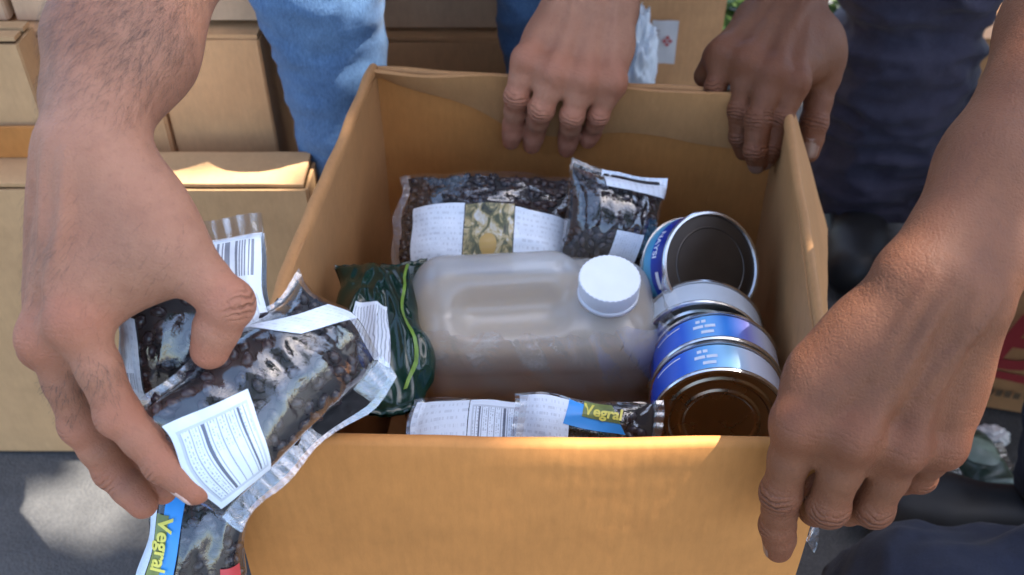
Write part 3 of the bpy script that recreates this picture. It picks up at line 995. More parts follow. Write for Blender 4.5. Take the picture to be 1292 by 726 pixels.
def print_mat(name, kind):
    """white film label with its print laid out in its own UV space"""
    m, nt, out = mat_new(name)
    b = NB(nt)
    u, v = b.uv()
    white = (0.70, 0.76, 0.84)
    ink = (0.05, 0.06, 0.10)
    def between(x, a, c):
        return b.math('MULTIPLY', b.math('GREATER_THAN', x, a), b.math('LESS_THAN', x, c))
    def text(nl, dens, thr=0.5, fillv=0.5):
        row = b.math('MULTIPLY', v, nl)
        fr = b.math('FRACT', row); fl = b.math('FLOOR', row)
        nse = b.noise(1.0, 1, 0.5, vec=b.combine(b.math('MULTIPLY', u, dens), b.math('MULTIPLY', fl, 7.31)))
        return b.math('MULTIPLY', b.math('LESS_THAN', fr, fillv), b.math('GREATER_THAN', nse, thr))
    if kind == 'nutrition':
        fr = b.math('SUBTRACT', 1.0, between(u, 0.10, 0.93))
        inside = b.math('MULTIPLY', between(u, 0.13, 0.90), between(v, 0.08, 0.90))
        border = b.math('MULTIPLY', b.math('MULTIPLY', between(u, 0.10, 0.93), between(v, 0.05, 0.93)), b.math('SUBTRACT', 1.0, inside))
        thin = b.math('MULTIPLY', b.math('LESS_THAN', b.math('FRACT', b.math('MULTIPLY', v, 9.0)), 0.13), inside)
        thick = b.math('MULTIPLY', b.math('ADD', between(v, 0.60, 0.645), between(v, 0.17, 0.20)), inside)
        tx = b.math('MULTIPLY', b.math('MULTIPLY', text(27, 60, 0.50, 0.45), inside), b.math('ADD', b.math('GREATER_THAN', v, 0.66), b.math('LESS_THAN', u, 0.45), clamp=True))
        tx = b.math('MULTIPLY', tx, 0.6)
        mask = b.math('MAXIMUM', b.math('MAXIMUM', b.math('MULTIPLY', thin, 0.7), thick), b.math('MAXIMUM', b.math('MULTIPLY', border, 0.35), tx))
    elif kind == 'barcode':
        bars = b.math('GREATER_THAN', b.noise(1.0, 0, 0.5, vec=b.combine(b.math('MULTIPLY', u, 26.0), 3.0)), 0.50)
        bars = b.math('MULTIPLY', bars, between(v, 0.62, 0.93))
        bars = b.math('MULTIPLY', bars, between(u, 0.08, 0.92))
        bars = b.math('MULTIPLY', bars, 0.85)
        st = b.math('MULTIPLY', b.math('GREATER_THAN', b.noise(1.0, 1, 0.5, vec=b.combine(b.math('MULTIPLY', u, 22.0), b.math('MULTIPLY', v, 5.0))), 0.55), between(v, 0.0, 0.55))
        mask = b.math('MAXIMUM', bars, b.math('MULTIPLY', st, 0.32))
    elif kind == 'stripes':
        w = b.math('FRACT', b.math('ADD', b.math('MULTIPLY', v, 12.0), b.math('MULTIPLY', b.noise(1.0, 2, vec=b.combine(b.math('MULTIPLY', u, 3.0), b.math('MULTIPLY', v, 2.0))), 2.0)))
        mask = b.math('MULTIPLY', b.math('LESS_THAN', w, 0.34), 0.6)
        mask = b.math('MULTIPLY', mask, between(u, 0.06, 0.94))
    else:
        mask = b.math('MULTIPLY', text(11, 26, 0.54, 0.42), 0.22)
    c = b.mix(mask, white, ink)
    c = b.mix(0.12, c, b.ramp(b.noise(60, 4, vec=b.pos()), [(0.3, (0.45, 0.52, 0.62)), (0.7, (0.8, 0.84, 0.9))]))
    nrm = b.bump(b.noise(140, 4, vec=b.pos()), 0.35, 0.002)
    nt.links.new(b.bsdf(c, 0.34, nrm, spec=0.5), out.inputs[0])
    return m
for k in ('nutrition', 'barcode', 'stripes', 'plain'):
    M['pr_' + k] = print_mat('label_' + k, k)

def photo_mat():
    m, nt, out = mat_new('food_picture')
    b = NB(nt)
    u, v = b.uv()
    vec = b.combine(b.math('MULTIPLY', u, 5.0), b.math('MULTIPLY', v, 4.0))
    f = b.noise(1.0, 4, 0.6, vec=vec, dist=1.0)
    c = b.ramp(f, [(0.28, (0.02, 0.025, 0.03)), (0.44, (0.12, 0.12, 0.06)), (0.53, (0.42, 0.33, 0.16)), (0.66, (0.55, 0.55, 0.52))])
    d = b.math('ADD', b.math('POWER', b.math('SUBTRACT', u, 0.5), 2.0), b.math('POWER', b.math('SUBTRACT', v, 0.35), 2.0))
    c = b.mix(b.math('LESS_THAN', d, 0.03), c, (0.42, 0.27, 0.08))
    edge = b.math('LESS_THAN', v, 0.10)
    c = b.mix(edge, c, (0.05, 0.05, 0.12))
    nt.links.new(b.bsdf(c, 0.35), out.inputs[0])
    return m
M['photo'] = photo_mat()

_bean = None
def bean_verts():
    global _bean
    if _bean is None:
        bm = bmesh.new()
        bmesh.ops.create_icosphere(bm, subdivisions=1, radius=1.0)
        _bean = ([v.co.copy() for v in bm.verts], [tuple(v.index for v in f.verts) for f in bm.faces])
        bm.free()
    return _bean

class Bag:
    """a pillow bag of film: corner O, length along ex, width along ey, thickness along n"""
    def __init__(s, name, label, cat, O, ex, ey, L, W, H, seed=0, p=0.5, group=None, bend=0.0, wr=0.0022, ends=(0.010, 0.010),
                 n=None, sag=0.0, core=True, film='film', pinch=0.0, lump=0.0, under=0.6, edge=0.006):
        s.edge = edge
        s.ex, s.ey = Vector(ex).normalized(), Vector(ey)
        s.ey = (s.ey - s.ex * s.ey.dot(s.ex)).normalized()
        s.n = s.ex.cross(s.ey)
        if n is not None and s.n.dot(Vector(n)) < 0: s.n = -s.n
        s.O, s.L, s.W, s.H, s.seed, s.p, s.bend, s.wr, s.ends = Vector(O), L, W, H, seed, p, bend, wr, ends
        s.sag, s.pinch, s.lump, s.under = sag, pinch, lump, under
        s.root = empty(name, s.O)
        tag(s.root, label, cat, group)
        s.shell(film)
        if core: s.fill()
    def h(s, a, b):
        """half thickness at a,b in 0..1"""
        e0, e1 = s.ends[0] / s.L, s.ends[1] / s.L
        t = (a - e0) / max(1e-6, 1 - e0 - e1)
        if t <= 0 or t >= 1: return 0.0
        return s.H * (math.sin(math.pi * t)) ** s.p * (max(0.0, 1 - abs(2 * b - 1) ** 2.8)) ** 0.55
    def at(s, a, b, off=0.0, top=True, wrinkle=True):
        hh = s.h(a, b)
        k = 1.0 if top else -s.under
        z = hh * k
        x, y = a * s.L, (b - 0.5) * s.W * (1 - s.pinch * math.sin(math.pi * a))
        x += s.edge * noise.noise(Vector((y * 30, s.seed, 1.5))) * (abs(2 * a - 1) ** 3)
        y += s.edge * noise.noise(Vector((x * 30, s.seed, 8.5))) * (2 * b - 1)
        if s.lump: z += k * s.lump * hh / s.H * noise.noise(Vector((x * 28 + s.seed, y * 28, 3)))
        if wrinkle:
            q = Vector((x * 17 + s.seed * 3.1, y * 46, s.seed + (0 if top else 9)))
            r1 = 1 - 2.0 * abs(noise.noise(q + Vector((noise.noise(q * 0.5) * 1.3, 0, 0))))
            r2 = 1 - 2.0 * abs(noise.noise(q * 2.1))
            z += k * s.wr * (0.75 * r1 + 0.35 * r2) * min(1, 0.3 + hh / s.H)
            if hh <= 0: z += 0.0004 * math.sin(y * 900 + s.seed) + 0.008 * noise.noise(Vector((x * 22, y * 22, s.seed)))
        t = a - 0.5
        z += s.bend * (t * t - 0.25) + s.sag * t
        return s.O + s.ex * x + s.ey * y + s.n * (z + off)
    def shell(s, film):
        nu, nv = 84, 64
        vs, fs = [], []
        for top in (True, False):
            o = len(vs)
            for i in range(nu):
                for j in range(nv):
                    vs.append(s.at(i / (nu - 1), j / (nv - 1), 0.0002 if top else -0.0002, top))
            fs += grid_faces(nu, nv, o, flip=not top)
        s.film = mesh('film', vs, fs, M[film], s.root)
        for k, (a0, a1) in enumerate(((0.0, s.ends[0] / s.L), (1 - s.ends[1] / s.L, 1.0))):
            if s.ends[k] < 0.004: continue
            vs = []
            for i in range(8):
                for j in range(60):
                    vs.append(s.at(a0 + (a1 - a0) * i / 7, j / 59, 0.0011))
            mesh('seal', vs, grid_faces(8, 60), M['film_seal'], s.root)
    def fill(s):
        bv, bf = bean_verts()
        r = random.Random(s.seed + 5)
        vs, fs = [], []
        step = 0.0070
        na, nb = int(s.L / step), int(s.W / step)
        for top in (True, False):
            for i in range(na):
                for j in range(nb):
                    a, b = (i + 0.5 + r.uniform(-.4, .4)) / na, (j + 0.5 + r.uniform(-.4, .4)) / nb
                    hh = s.h(a, b)
                    if hh < 0.0052 or (b < 0.05 or b > 0.95): continue
                    dn_ = 0.0040 + s.wr * 0.62 + s.lump * 0.12 + r.uniform(0, 0.0012)
                    c = s.at(a, b, -dn_ if top else dn_, top, False)
                    M3 = Matrix.Rotation(r.uniform(0, 6.3), 3, s.n) @ Matrix.Rotation(r.uniform(-.5, .5), 3, s.ex)
                    o = len(vs)
                    sx, sy, sz = 0.0050, 0.0034, 0.0030
                    for q in bv:
                        vs.append(c + M3 @ (s.ex * q.x * sx + s.ey * q.y * sy + s.n * q.z * sz))
                    fs += [tuple(o + k for k in f) for f in bf]
        o = mesh('beans', vs, fs, M['bean'], s.root)
        o['kind'] = 'stuff'
        nu, nv = 24, 18
        vs, fs = [], []
        for top in (True, False):
            o = len(vs)
            for i in range(nu):
                for j in range(nv):
                    a, b = 0.5 + (i / (nu - 1) - 0.5) * 0.92, 0.5 + (j / (nv - 1) - 0.5) * 0.94
                    hh = s.h(a, b)
                    vs.append(s.at(a, b, -min(hh * 0.8, 0.008) if top else min(hh * 0.8 * s.under, 0.008), top, False))
            fs += grid_faces(nu, nv, o, flip=not top)
        mesh('dark_core', vs, fs, M['bean_core'], s.root)  # dark core added under the beans to block light
    def label(s, a0, a1, b0, b1, mat, name='label', rot=0, off=0.0009, top=True, n=(16, 16), quad=None):
        vs, uv = [], []
        for i in range(n[0]):
            for j in range(n[1]):
                x, y = i / (n[0] - 1), j / (n[1] - 1)
                if quad:
                    (pa, pb), (qa, qb), (ra, rb), (sa, sb) = quad
                    a = lerp(lerp(pa, qa, x), lerp(sa, ra, x), y); b = lerp(lerp(pb, qb, x), lerp(sb, rb, x), y)
                else: a, b = lerp(a0, a1, x), lerp(b0, b1, y)
                vs.append(s.at(a, b, off if top else -off, top))
                w = (x, y)
                for _ in range(rot): w = (w[1], 1 - w[0])
                uv.append(w)
        return mesh(name, vs, grid_faces(*n), M[mat], s.root, uvs=uv)
    def text(s, body, size, a, b, da, db, mat, parent, off=0.0016, bold=0.0, shear=0.0):
        """text running along direction (da, db) in metres on the top sheet"""
        d = Vector((da, db)).normalized(); e = Vector((-d.y, d.x))
        def fn(x, y):
            return s.at(a + (d.x * x + e.x * y) / s.L, b + (d.y * x + e.y * y) / s.W, off)
        vs, fs = text_mesh(body, size, shear, bold)
        return mesh('lettering', [fn(v.x, v.y) for v in vs], fs, M[mat], parent, False)

def bag_frame(p00, p10, p01):
    """origin edge midpoint, axes and sizes from start-left, end-left, start-right corners"""
    return (p00 + p01) / 2, (p10 - p00), (p01 - p00), (p10 - p00).length, (p01 - p00).length

# ------------------------------------------------------------------ the jug
JT = R(10)
JO = P(676, 372, 0.715)
jx, jy, jz = Vector((1, 0.03, 0)).normalized(), None, None
jz = Vector((0, -math.sin(JT), math.cos(JT)))
jy = jz.cross(jx).normalized()
jx = jy.cross(jz).normalized()
def JW(x, y, z): return JO + jx * x + jy * y + jz * z
def jug():
    root = empty('plastic_jug', JW(0, 0, -0.26))
    tag(root, 'clear plastic jug of amber liquid with a white screw cap wrapped in film', 'jug')
    h = 0.0022
    F = Field((-0.115, -0.07, -0.29), (0.115, 0.07, 0.06), h)
    X, Y, Z = np.meshgrid(*[F.lo[i] + h * np.arange(F.n[i]) for i in range(3)], indexing='ij', sparse=True)
    hx, hy, hz, r = 0.0905, 0.050, 0.130, 0.028
    cz = -0.130
    qx, qy, qz = np.abs(X) - hx + r, np.abs(Y) - hy + r, np.abs(Z - cz) - hz + r
    d = np.sqrt(np.maximum(qx, 0) ** 2 + np.maximum(qy, 0) ** 2 + np.maximum(qz, 0) ** 2) + np.minimum(np.maximum(np.maximum(qx, qy), qz), 0) - r
    d = d.astype(np.float32) + 0.0008 * np.sin(Z * 160) * (Z < -0.03)
    D = d.copy()
    add_cone(F, D, (-0.066, 0.014, 0.002), (0.012, 0.016, 0.004), 0.0165, 0.0165, 0.024)   # handle hump
    add_cone(F, D, (-0.072, 0.010, -0.010), (-0.078, 0.0, -0.06), 0.016, 0.012, 0.02)
    cut_cone(F, D, (-0.045, -0.020, 0.004), (0.006, -0.018, 0.004), 0.012, 0.012, 0.012)    # finger hollow
    add_cone(F, D, (0.052, -0.004, -0.01), (0.052, -0.004, -0.002), 0.024, 0.0175, 0.014)    # neck
    V, Q = surface_nets(D, F.lo, h); V = relax(V, Q, 2)
    def tow(V): return np.array(JO) + V[:, :1] * npv(jx) + V[:, 1:2] * npv(jy) + V[:, 2:] * npv(jz)
    body = link('body', np_mesh('body', tow(V), Q), M['jug'], root)
    # liquid: the inside up to a level surface
    Li = D + 0.0030
    wz = (jz.z * Z + jy.z * Y + jx.z * X)
    Li = np.maximum(Li, (wz + 0.020).astype(np.float32))
    V, Q = surface_nets(Li.astype(np.float32), F.lo, h); V = relax(V, Q, 1)
    link('liquid', np_mesh('liquid', tow(V), Q), M['liquid'], root)
    # cap: ribbed skirt and flat top
    vs, fs = [], []
    N = 72
    prof = [(0.0205, 0.008), (0.0215, 0.0085), (0.0218, 0.0205), (0.0214, 0.0216), (0.0206, 0.0220), (0.0204, 0.0220), (0.010, 0.0220), (0.0, 0.0220)]
    for (rr, zz) in prof:
        for k in range(N):
            a = 2 * math.pi * k / N
            r2 = rr * (1 + (0.030 if k % 2 and 0.0085 < zz < 0.0226 else 0))
            vs.append(JW(0.052 + r2 * math.cos(a), -0.004 + r2 * math.sin(a), zz))
    for i in range(len(prof) - 1):
        for k in range(N):
            fs.append((i * N + k, i * N + (k + 1) % N, (i + 1) * N + (k + 1) % N, (i + 1) * N + k))
    cap = mesh('cap', vs, fs, M['cap'], root); cap.modifiers.new('edges', 'EDGE_SPLIT').split_angle = R(30)
    ring = []
    fr = []
    for (rr, zz) in ((0.0212, 0.0035), (0.0222, 0.004), (0.0222, 0.0072), (0.0208, 0.0076)):
        for k in range(N):
            a = 2 * math.pi * k / N
            ring.append(JW(0.052 + rr * math.cos(a), -0.004 + rr * math.sin(a), zz))
    for i in range(3):
        for k in range(N):
            fr.append((i * N + k, i * N + (k + 1) % N, (i + 1) * N + (k + 1) % N, (i + 1) * N + k))
    mesh('tamper_ring', ring, fr, M['cap'], cap)
    # loose film around the body, creased diagonally
    vs = []
    nu, nv = 90, 44
    for i in range(nu):
        t = i / (nu - 1)
        ang = -math.pi * 1.12 + t * math.pi * 1.24
        for j in range(nv):
            s = j / (nv - 1)
            z = -0.005 - s * 0.24
            c, sn = math.cos(ang), math.sin(ang)
            rx, ry = 0.094, 0.0535
            k = (abs(c) ** 4.5 + abs(sn) ** 4.5) ** (-1 / 4.5)
            x, y = rx * k * c, ry * k * sn
            q = Vector((x * 52 + z * 44, y * 30, z * 14 - x * 10))
            f = 1 - 2 * abs(noise.noise(q)); f2 = 1 - 2 * abs(noise.noise(q * 2.2))
            puff = 0.0022 + 0.0055 * max(0, f) + 0.0022 * f2 + (0.006 * max(0, 0.25 - s) * (1 + f))
            x += puff * c * 1.2; y += puff * sn * 1.2
            top = max(0, 0.16 - s) / 0.16
            x *= 1 - 0.10 * top * top; y *= 1 - 0.30 * top * top
            vs.append(JW(x, y, z + 0.012 * top * (1 + 0.6 * noise.noise(Vector((x * 40, y * 40, 2))))))
    mesh('film_wrap', vs, grid_faces(nu, nv), M['film_wrap'], root)
    return root

def jug_mat():
    m, nt, out = mat_new('milky_clear_plastic')
    b = NB(nt)
    p = b.pos()
    nrm = b.bump(b.noise(30, 4, vec=p), 0.15, 0.004)
    tr = b.n('ShaderNodeBsdfTransparent'); tr.inputs[0].default_value = (0.95, 0.95, 0.94, 1)
    df = b.n('ShaderNodeBsdfDiffuse'); df.inputs[0].default_value = (0.86, 0.89, 0.92, 1)
    tl = b.n('ShaderNodeBsdfTranslucent'); tl.inputs[0].default_value = (0.75, 0.75, 0.74, 1)
    ms = b.n('ShaderNodeMixShader'); ms.inputs[0].default_value = 0.45
    nt.links.new(df.outputs[0], ms.inputs[1]); nt.links.new(tl.outputs[0], ms.inputs[2])
    m1 = b.n('ShaderNodeMixShader'); m1.inputs[0].default_value = 0.46
    nt.links.new(tr.outputs[0], m1.inputs[1]); nt.links.new(ms.outputs[0], m1.inputs[2])
    gl = b.n('ShaderNodeBsdfGlossy'); gl.inputs['Roughness'].default_value = 0.22
    nt.links.new(nrm, gl.inputs['Normal'])
    lw = b.n('ShaderNodeLayerWeight'); lw.inputs['Blend'].default_value = 0.5
    nt.links.new(nrm, lw.inputs['Normal'])
    fre = b.math('MULTIPLY', b.math('POWER', lw.outputs['Facing'], 3.5), 0.8)
    m2 = b.n('ShaderNodeMixShader')
    nt.links.new(b.math('ADD', fre, 0.05, clamp=True), m2.inputs[0])
    nt.links.new(m1.outputs[0], m2.inputs[1]); nt.links.new(gl.outputs[0], m2.inputs[2])
    nt.links.new(m2.outputs[0], out.inputs[0])
    return m
def liquid_mat():
    m, nt, out = mat_new('amber_liquid')
    b = NB(nt)
    tr = b.n('ShaderNodeBsdfTransparent'); tr.inputs[0].default_value = (0.86, 0.70, 0.46, 1)
    df = b.n('ShaderNodeBsdfDiffuse'); df.inputs[0].default_value = (0.64, 0.44, 0.19, 1)
    m1 = b.n('ShaderNodeMixShader'); m1.inputs[0].default_value = 0.70
    nt.links.new(tr.outputs[0], m1.inputs[1]); nt.links.new(df.outputs[0], m1.inputs[2])
    nt.links.new(m1.outputs[0], out.inputs[0])
    return m
M['jug'] = jug_mat(); M['liquid'] = liquid_mat()
M['cap'] = simple_mat('white_cap', (0.82, 0.84, 0.87), 0.42, 0.03, 60)
jug()

# ------------------------------------------------------------------ tins
def tin_label(name, kind):
    m, nt, out = mat_new(name)
    b = NB(nt)
    u, v = b.uv()
    blue, deep, sky_, white = (0.012, 0.055, 0.42), (0.010, 0.012, 0.20), (0.10, 0.42, 0.82), (0.72, 0.75, 0.84)
    if kind == 0:    # single tin at the back
        c = b.ramp(v, [(0.0, (0.16, 0.50, 0.72)), (0.34, (0.10, 0.40, 0.66)), (0.42, blue), (1.0, deep)])
        pan = b.math('MULTIPLY', b.math('MULTIPLY', b.math('GREATER_THAN', u, 0.30), b.math('LESS_THAN', u, 0.42)), b.math('GREATER_THAN', v, 0.1))
        c = b.mix(pan, c, (0.62, 0.66, 0.78))
    else:
        c = b.ramp(u, [(0.0, deep), (0.28, blue), (0.40, (0.02, 0.12, 0.62)), (0.455, (0.16, 0.46, 0.85)), (0.51, (0.35, 0.66, 0.90) if kind == 2 else (0.04, 0.25, 0.78)), (0.56, white if kind == 2 else (0.22, 0.22, 0.58)), (0.62, white), (1.0, white)])
    line = b.math('MULTIPLY', b.math('MULTIPLY', b.math('GREATER_THAN', u, 0.64), b.math('LESS_THAN', b.math('FRACT', b.math('MULTIPLY', v, 7.0)), 0.2)), 0.25 if kind else 0.0)
    c = b.mix(line, c, (0.2, 0.2, 0.35))
    nt.links.new(b.bsdf(c, 0.26, spec=0.6), out.inputs[0])
    return m
for k in range(3): M['tin%d' % k] = tin_label('tin_label_%d' % k, k)
M['tin_white'] = simple_mat('tin_label_pale', (0.62, 0.68, 0.74), 0.3, 0.06, 40)
def metal_mat(name, c, r):
    m, nt, out = mat_new(name)
    b = NB(nt)
    f = b.noise(40, 4, vec=b.pos())
    nt.links.new(b.bsdf(b.ramp(f, [(0.3, tuple(x * 0.85 for x in c)), (0.7, c)]), b.math('ADD', r, b.math('MULTIPLY', f, 0.1)), metallic=1.0), out.inputs[0])
    return m
M['steel'] = metal_mat('tin_steel', (0.72, 0.72, 0.72), 0.20)
M['lid_steel'] = metal_mat('tin_lid', (0.42, 0.38, 0.34), 0.28)
M['lid_dark'] = metal_mat('tin_lid_dull', (0.085, 0.075, 0.068), 0.42)
M['lid_brass'] = metal_mat('tin_lid_gold', (0.52, 0.40, 0.26), 0.22)

def tin(label, C, axis, up, Rr, Hh, lab, lid, group, spin=0.0):
    """C = centre of the lid facing along axis; body extends backwards; up fixes the label seam"""
    ax = Vector(axis).normalized()
    e1 = (Vector(up) - ax * Vector(up).dot(ax)).normalized(); e2 = ax.cross(e1)
    root = empty('food_tin', C - ax * Hh)
    tag(root, label, 'tin can', group)
    N = 64
    def ring(r, z): return [C + ax * z + (e1 * math.cos(2 * math.pi * k / N) + e2 * math.sin(2 * math.pi * k / N)) * r for k in range(N)]
    def lathe(name, prof, mat, par):
        vs, fs = [], []
        for r, z in prof: vs += ring(r, z)
        for i in range(len(prof) - 1):
            for k in range(N):
                fs.append((i * N + k, i * N + (k + 1) % N, (i + 1) * N + (k + 1) % N, (i + 1) * N + k))
        o_ = mesh(name, vs, fs, mat, par); o_.modifiers.new('edges', 'EDGE_SPLIT').split_angle = R(30)
        return o_
    body = lathe('body', [(Rr, -0.0028), (Rr, -Hh + 0.0028)], M['steel'], root)
    for nm, z0, sg in (('rim', 0.0, 1), ('rim', -Hh, -1)):
        lathe(nm, [(Rr - 0.0005, z0 - sg * 0.0034), (Rr + 0.0016, z0 - sg * 0.0030), (Rr + 0.0020, z0 - sg * 0.0012), (Rr + 0.0012, z0), (Rr - 0.0006, z0), (Rr - 0.0016, z0 - sg * 0.0014), (Rr - 0.0018, z0 - sg * 0.0042)], M['steel'], root)
        lz = 0.0020 if lid == 'lid_dark' else 0.0
        lathe('lid', [(Rr - 0.0018, z0 - sg * 0.0024), (Rr - 0.010, z0 - sg * 0.0022), (Rr - 0.0108, z0 - sg * 0.0017), (Rr - 0.0116, z0 - sg * 0.0022), (0.0004, z0 - sg * 0.0022)] if lid == 'lid_dark' else [(Rr - 0.0018, z0 - sg * (0.0042 - lz)), (Rr - 0.007, z0 - sg * (0.0042 - lz)), (Rr - 0.0085, z0 - sg * (0.0030 - lz)), (Rr - 0.0105, z0 - sg * (0.0030 - lz)), (Rr - 0.0120, z0 - sg * (0.0046 - lz)),
                      (Rr - 0.017, z0 - sg * (0.0046 - lz)), (Rr - 0.0185, z0 - sg * (0.0036 - lz)), (Rr - 0.0200, z0 - sg * (0.0036 - lz)), (Rr - 0.0215, z0 - sg * (0.0046 - lz)), (0.0004, z0 - sg * (0.0046 - lz))], M[lid], root)
    # paper label with its own print
    vs, fs, uv = [], [], []
    for i in range(3):
        z = -0.0042 - (Hh - 0.0084) * i / 2
        for k in range(N + 1):
            a = 2 * math.pi * k / N + spin
            vs.append(C + ax * z + (e1 * math.cos(a) + e2 * math.sin(a)) * (Rr + 0.0006))
            uv.append((1 - k / N, 1 - i / 2))
    lb = mesh('label', vs, grid_faces(3, N + 1), M[lab], root, uvs=uv)
    def cyl(x, z):       # along the circumference in metres, along the axis in metres
        a = x / Rr + spin
        return C + ax * (-Hh + z) + (e1 * math.cos(a) + e2 * math.sin(a)) * (Rr + 0.0009)
    return root, lb, cyl

def cyl_text(body, size, cyl, x0, z0, mat, parent, along_axis=False, bold=0.0, flip=1):
    vs, fs = text_mesh(body, size, 0.0, bold)
    pts = [cyl(x0 + (v.y if along_axis else v.x) * flip, z0 + (v.x if along_axis else v.y)) for v in vs]
    return mesh('lettering', pts, fs, mat, parent, False)
M['white_ink'] = flat_mat('white_ink', (0.78, 0.82, 0.90), 0.3)

# back tin: its lid faces the camera, a little to the right and up
cb = P(899, 336, 0.742)
view = (-cb).normalized()
axb = (view + Vector((0.60, 0.05, 0.10))).normalized()
G_T = 'food tins in the carton'
t0, l0, cy0 = tin('blue labelled tin leaning behind the other tins with its dull lid facing up', cb, axb, Vector((-1, 0, -0.1)), 0.0405, 0.037, 'tin0', 'lid_dark', G_T, spin=math.pi)
# label text and white panels on the side that shows (around angle 0 = leftwards)
sgn = 1
cyl_text('NAYSI', 0.0085, cy0, 0.0385 * math.pi - 0.026, 0.0175, M['white_ink'], l0, bold=0.0002)
def cyl_patch(cyl, x0, x1, z0, z1, mat, parent, name='print_panel'):
    vs = []
    for i in range(8):
        for j in range(3): vs.append(cyl(lerp(x0, x1, i / 7), lerp(z0, z1, j / 2)))
    return mesh(name, vs, grid_faces(8, 3), mat, parent)
xc = 0.0385 * math.pi
cyl_patch(cy0, xc + 0.008, xc + 0.021, 0.022, 0.0265, M['white_ink'], l0)
cyl_patch(cy0, xc - 0.062, xc - 0.058, 0.006, 0.030, M['white_ink'], l0)

# the row of tins lying on their sides in the near right corner
cf = P(908, 538, 0.655)
axf = Vector((-0.10, -0.98, 0.16)).normalized()
upf = Vector((0, 0.1, 1))
Hf = 0.0345
t1, l1, cy1 = tin('blue and white tin lying nearest the front wall with its ridged bottom showing', cf, axf, upf, 0.0445, Hf, 'tin2', 'lid_brass', G_T, spin=math.pi)
t2, l2, cy2 = tin('dark blue tin lying on its side, second from the front wall', cf - axf * (Hf + 0.001) + Vector((0.001, 0, 0.001)), axf, upf, 0.0445, Hf, 'tin1', 'lid_steel', G_T, spin=math.pi)
t3, l3, cy3 = tin('pale labelled tin lying behind the two blue ones', cf - axf * (2 * Hf + 0.007) + Vector((-0.007, 0, 0.004)), (axf + Vector((-0.05, 0, 0.05))).normalized(), upf, 0.0445, Hf, 'tin_white', 'steel', G_T, spin=math.pi)
for cy, lbn in ((cy1, l1), (cy2, l2)):
    xm = 0.0445 * math.pi
    for k in range(3):
        for j, (w_, z_) in enumerate(((0.0075, 0.0225), (0.010, 0.0155), (0.006, 0.009))):
            if (k + j) % 3 == 2: continue
            cyl_patch(cy, xm + 0.010 + k * 0.004 - (w_ / 2), xm + 0.010 + k * 0.004 + w_ / 2 - 0.003, z_, z_ + 0.0034, M['white_ink'], lbn, 'print_mark')
    cyl_patch(cy, xm + 0.030, xm + 0.052, 0.0085, 0.0098, M['white_ink'], lbn, 'print_line')

# ------------------------------------------------------------------ bags inside the carton
camv = Vector((0, -CP, SP))
G_B = 'bags of beans in the carton'
# long bag along the far wall with a white printed band
b0, b1 = P(508, 300, 0.80), P(735, 312, 0.80)
back = Bag('bag_of_beans', 'clear bag of beans along the far wall with a white band and food picture', 'bag of beans', P(503, 284, 0.806), (b1 - b0), Vector((0, 0.88, 0.45)), 0.152, 0.098, 0.030, seed=3, n=(0, -0.6, 0.75), group=G_B, p=0.55, ends=(0.006, 0.006), wr=0.0032, lump=0.006, edge=0.012)
back.label(0.10, 0.36, 0.08, 0.58, 'pr_plain', rot=0)
back.label(0.365, 0.62, 0.06, 0.57, 'photo', 'picture')
back.label(0.625, 0.97, 0.05, 0.55, 'pr_plain')
back2 = Bag('bag_of_beans', 'upright bag of dark beans with a pale printed edge by the leaning tin', 'bag of beans', P(762, 340, 0.772), Vector((0.16, 0.66, 0.70)), Vector((1, 0.02, -0.30)), 0.080, 0.084, 0.026, seed=8, n=(0, -0.7, 0.6), group=G_B, wr=0.0026, p=0.6, ends=(0.004, 0.006), lump=0.004, edge=0.007)
back2.label(0.78, 1.0, 0.32, 1.0, 'pr_plain')
back2.label(0.06, 0.36, 0.46, 0.76, 'pr_plain')
# dark green pouch against the left wall
gp = Bag('green_pouch', 'dark green glossy pouch with a crumpled white sticker against the left wall', 'pouch', P(470, 520, 0.655), (P(478, 330, 0.735) - P(470, 500, 0.655)), Vector((1, 0.1, -0.15)), 0.135, 0.066, 0.018, seed=12, n=(0.0, -0.7, 0.7), core=False, film='green_pack', wr=0.0065, ends=(0.003, 0.003), lump=0.008, edge=0.012)
gp.label(0, 0, 0, 0, 'pr_stripes', quad=[(0.20, 0.20), (0.20, 0.62), (0.56, 0.60), (0.56, 0.24)], rot=1)
vs = []
for i in range(20):
    t = i / 19
    for j in range(4):
        a = 0.10 + 0.84 * t; bq = 0.80 + 0.03 * math.sin(t * 9) + 0.012 * (j - 1.5)
        vs.append(gp.at(a, bq, 0.0012))
mesh('print_stripe', vs, grid_faces(20, 4), M['green_light'], gp.root)
# bags by the near wall, only their upper faces show
fw = Bag('bag_of_beans', 'bag wrapped in white printed labels lying low by the near wall', 'bag of beans', P(515, 568, 0.634), (P(690, 572, 0.631) - P(515, 568, 0.634)), Vector((0, 0.95, 0.12)), 0.115, 0.075, 0.012, seed=17, n=(0, -0.3, 1), group=G_B, ends=(0.006, 0.006), wr=0.002)
fw.label(0.02, 0.33, 0.05, 0.97, 'pr_plain')
fw.label(0.335, 0.66, 0.05, 0.97, 'pr_nutrition', rot=3)
fw.label(0.67, 0.97, 0.05, 0.95, 'pr_plain')
fb = Bag('bag_of_beans', 'bag of beans with a blue and yellow brand mark low by the near wall', 'bag of beans', P(645, 562, 0.616), (P(836, 580, 0.622) - P(655, 566, 0.618)), Vector((0, 0.66, 0.74)), 0.094, 0.070, 0.011, seed=23, n=(0, -0.75, 0.66), group=G_B, ends=(0.008, 0.006), wr=0.003)
fb.label(0.03, 0.36, 0.35, 0.98, 'pr_plain')
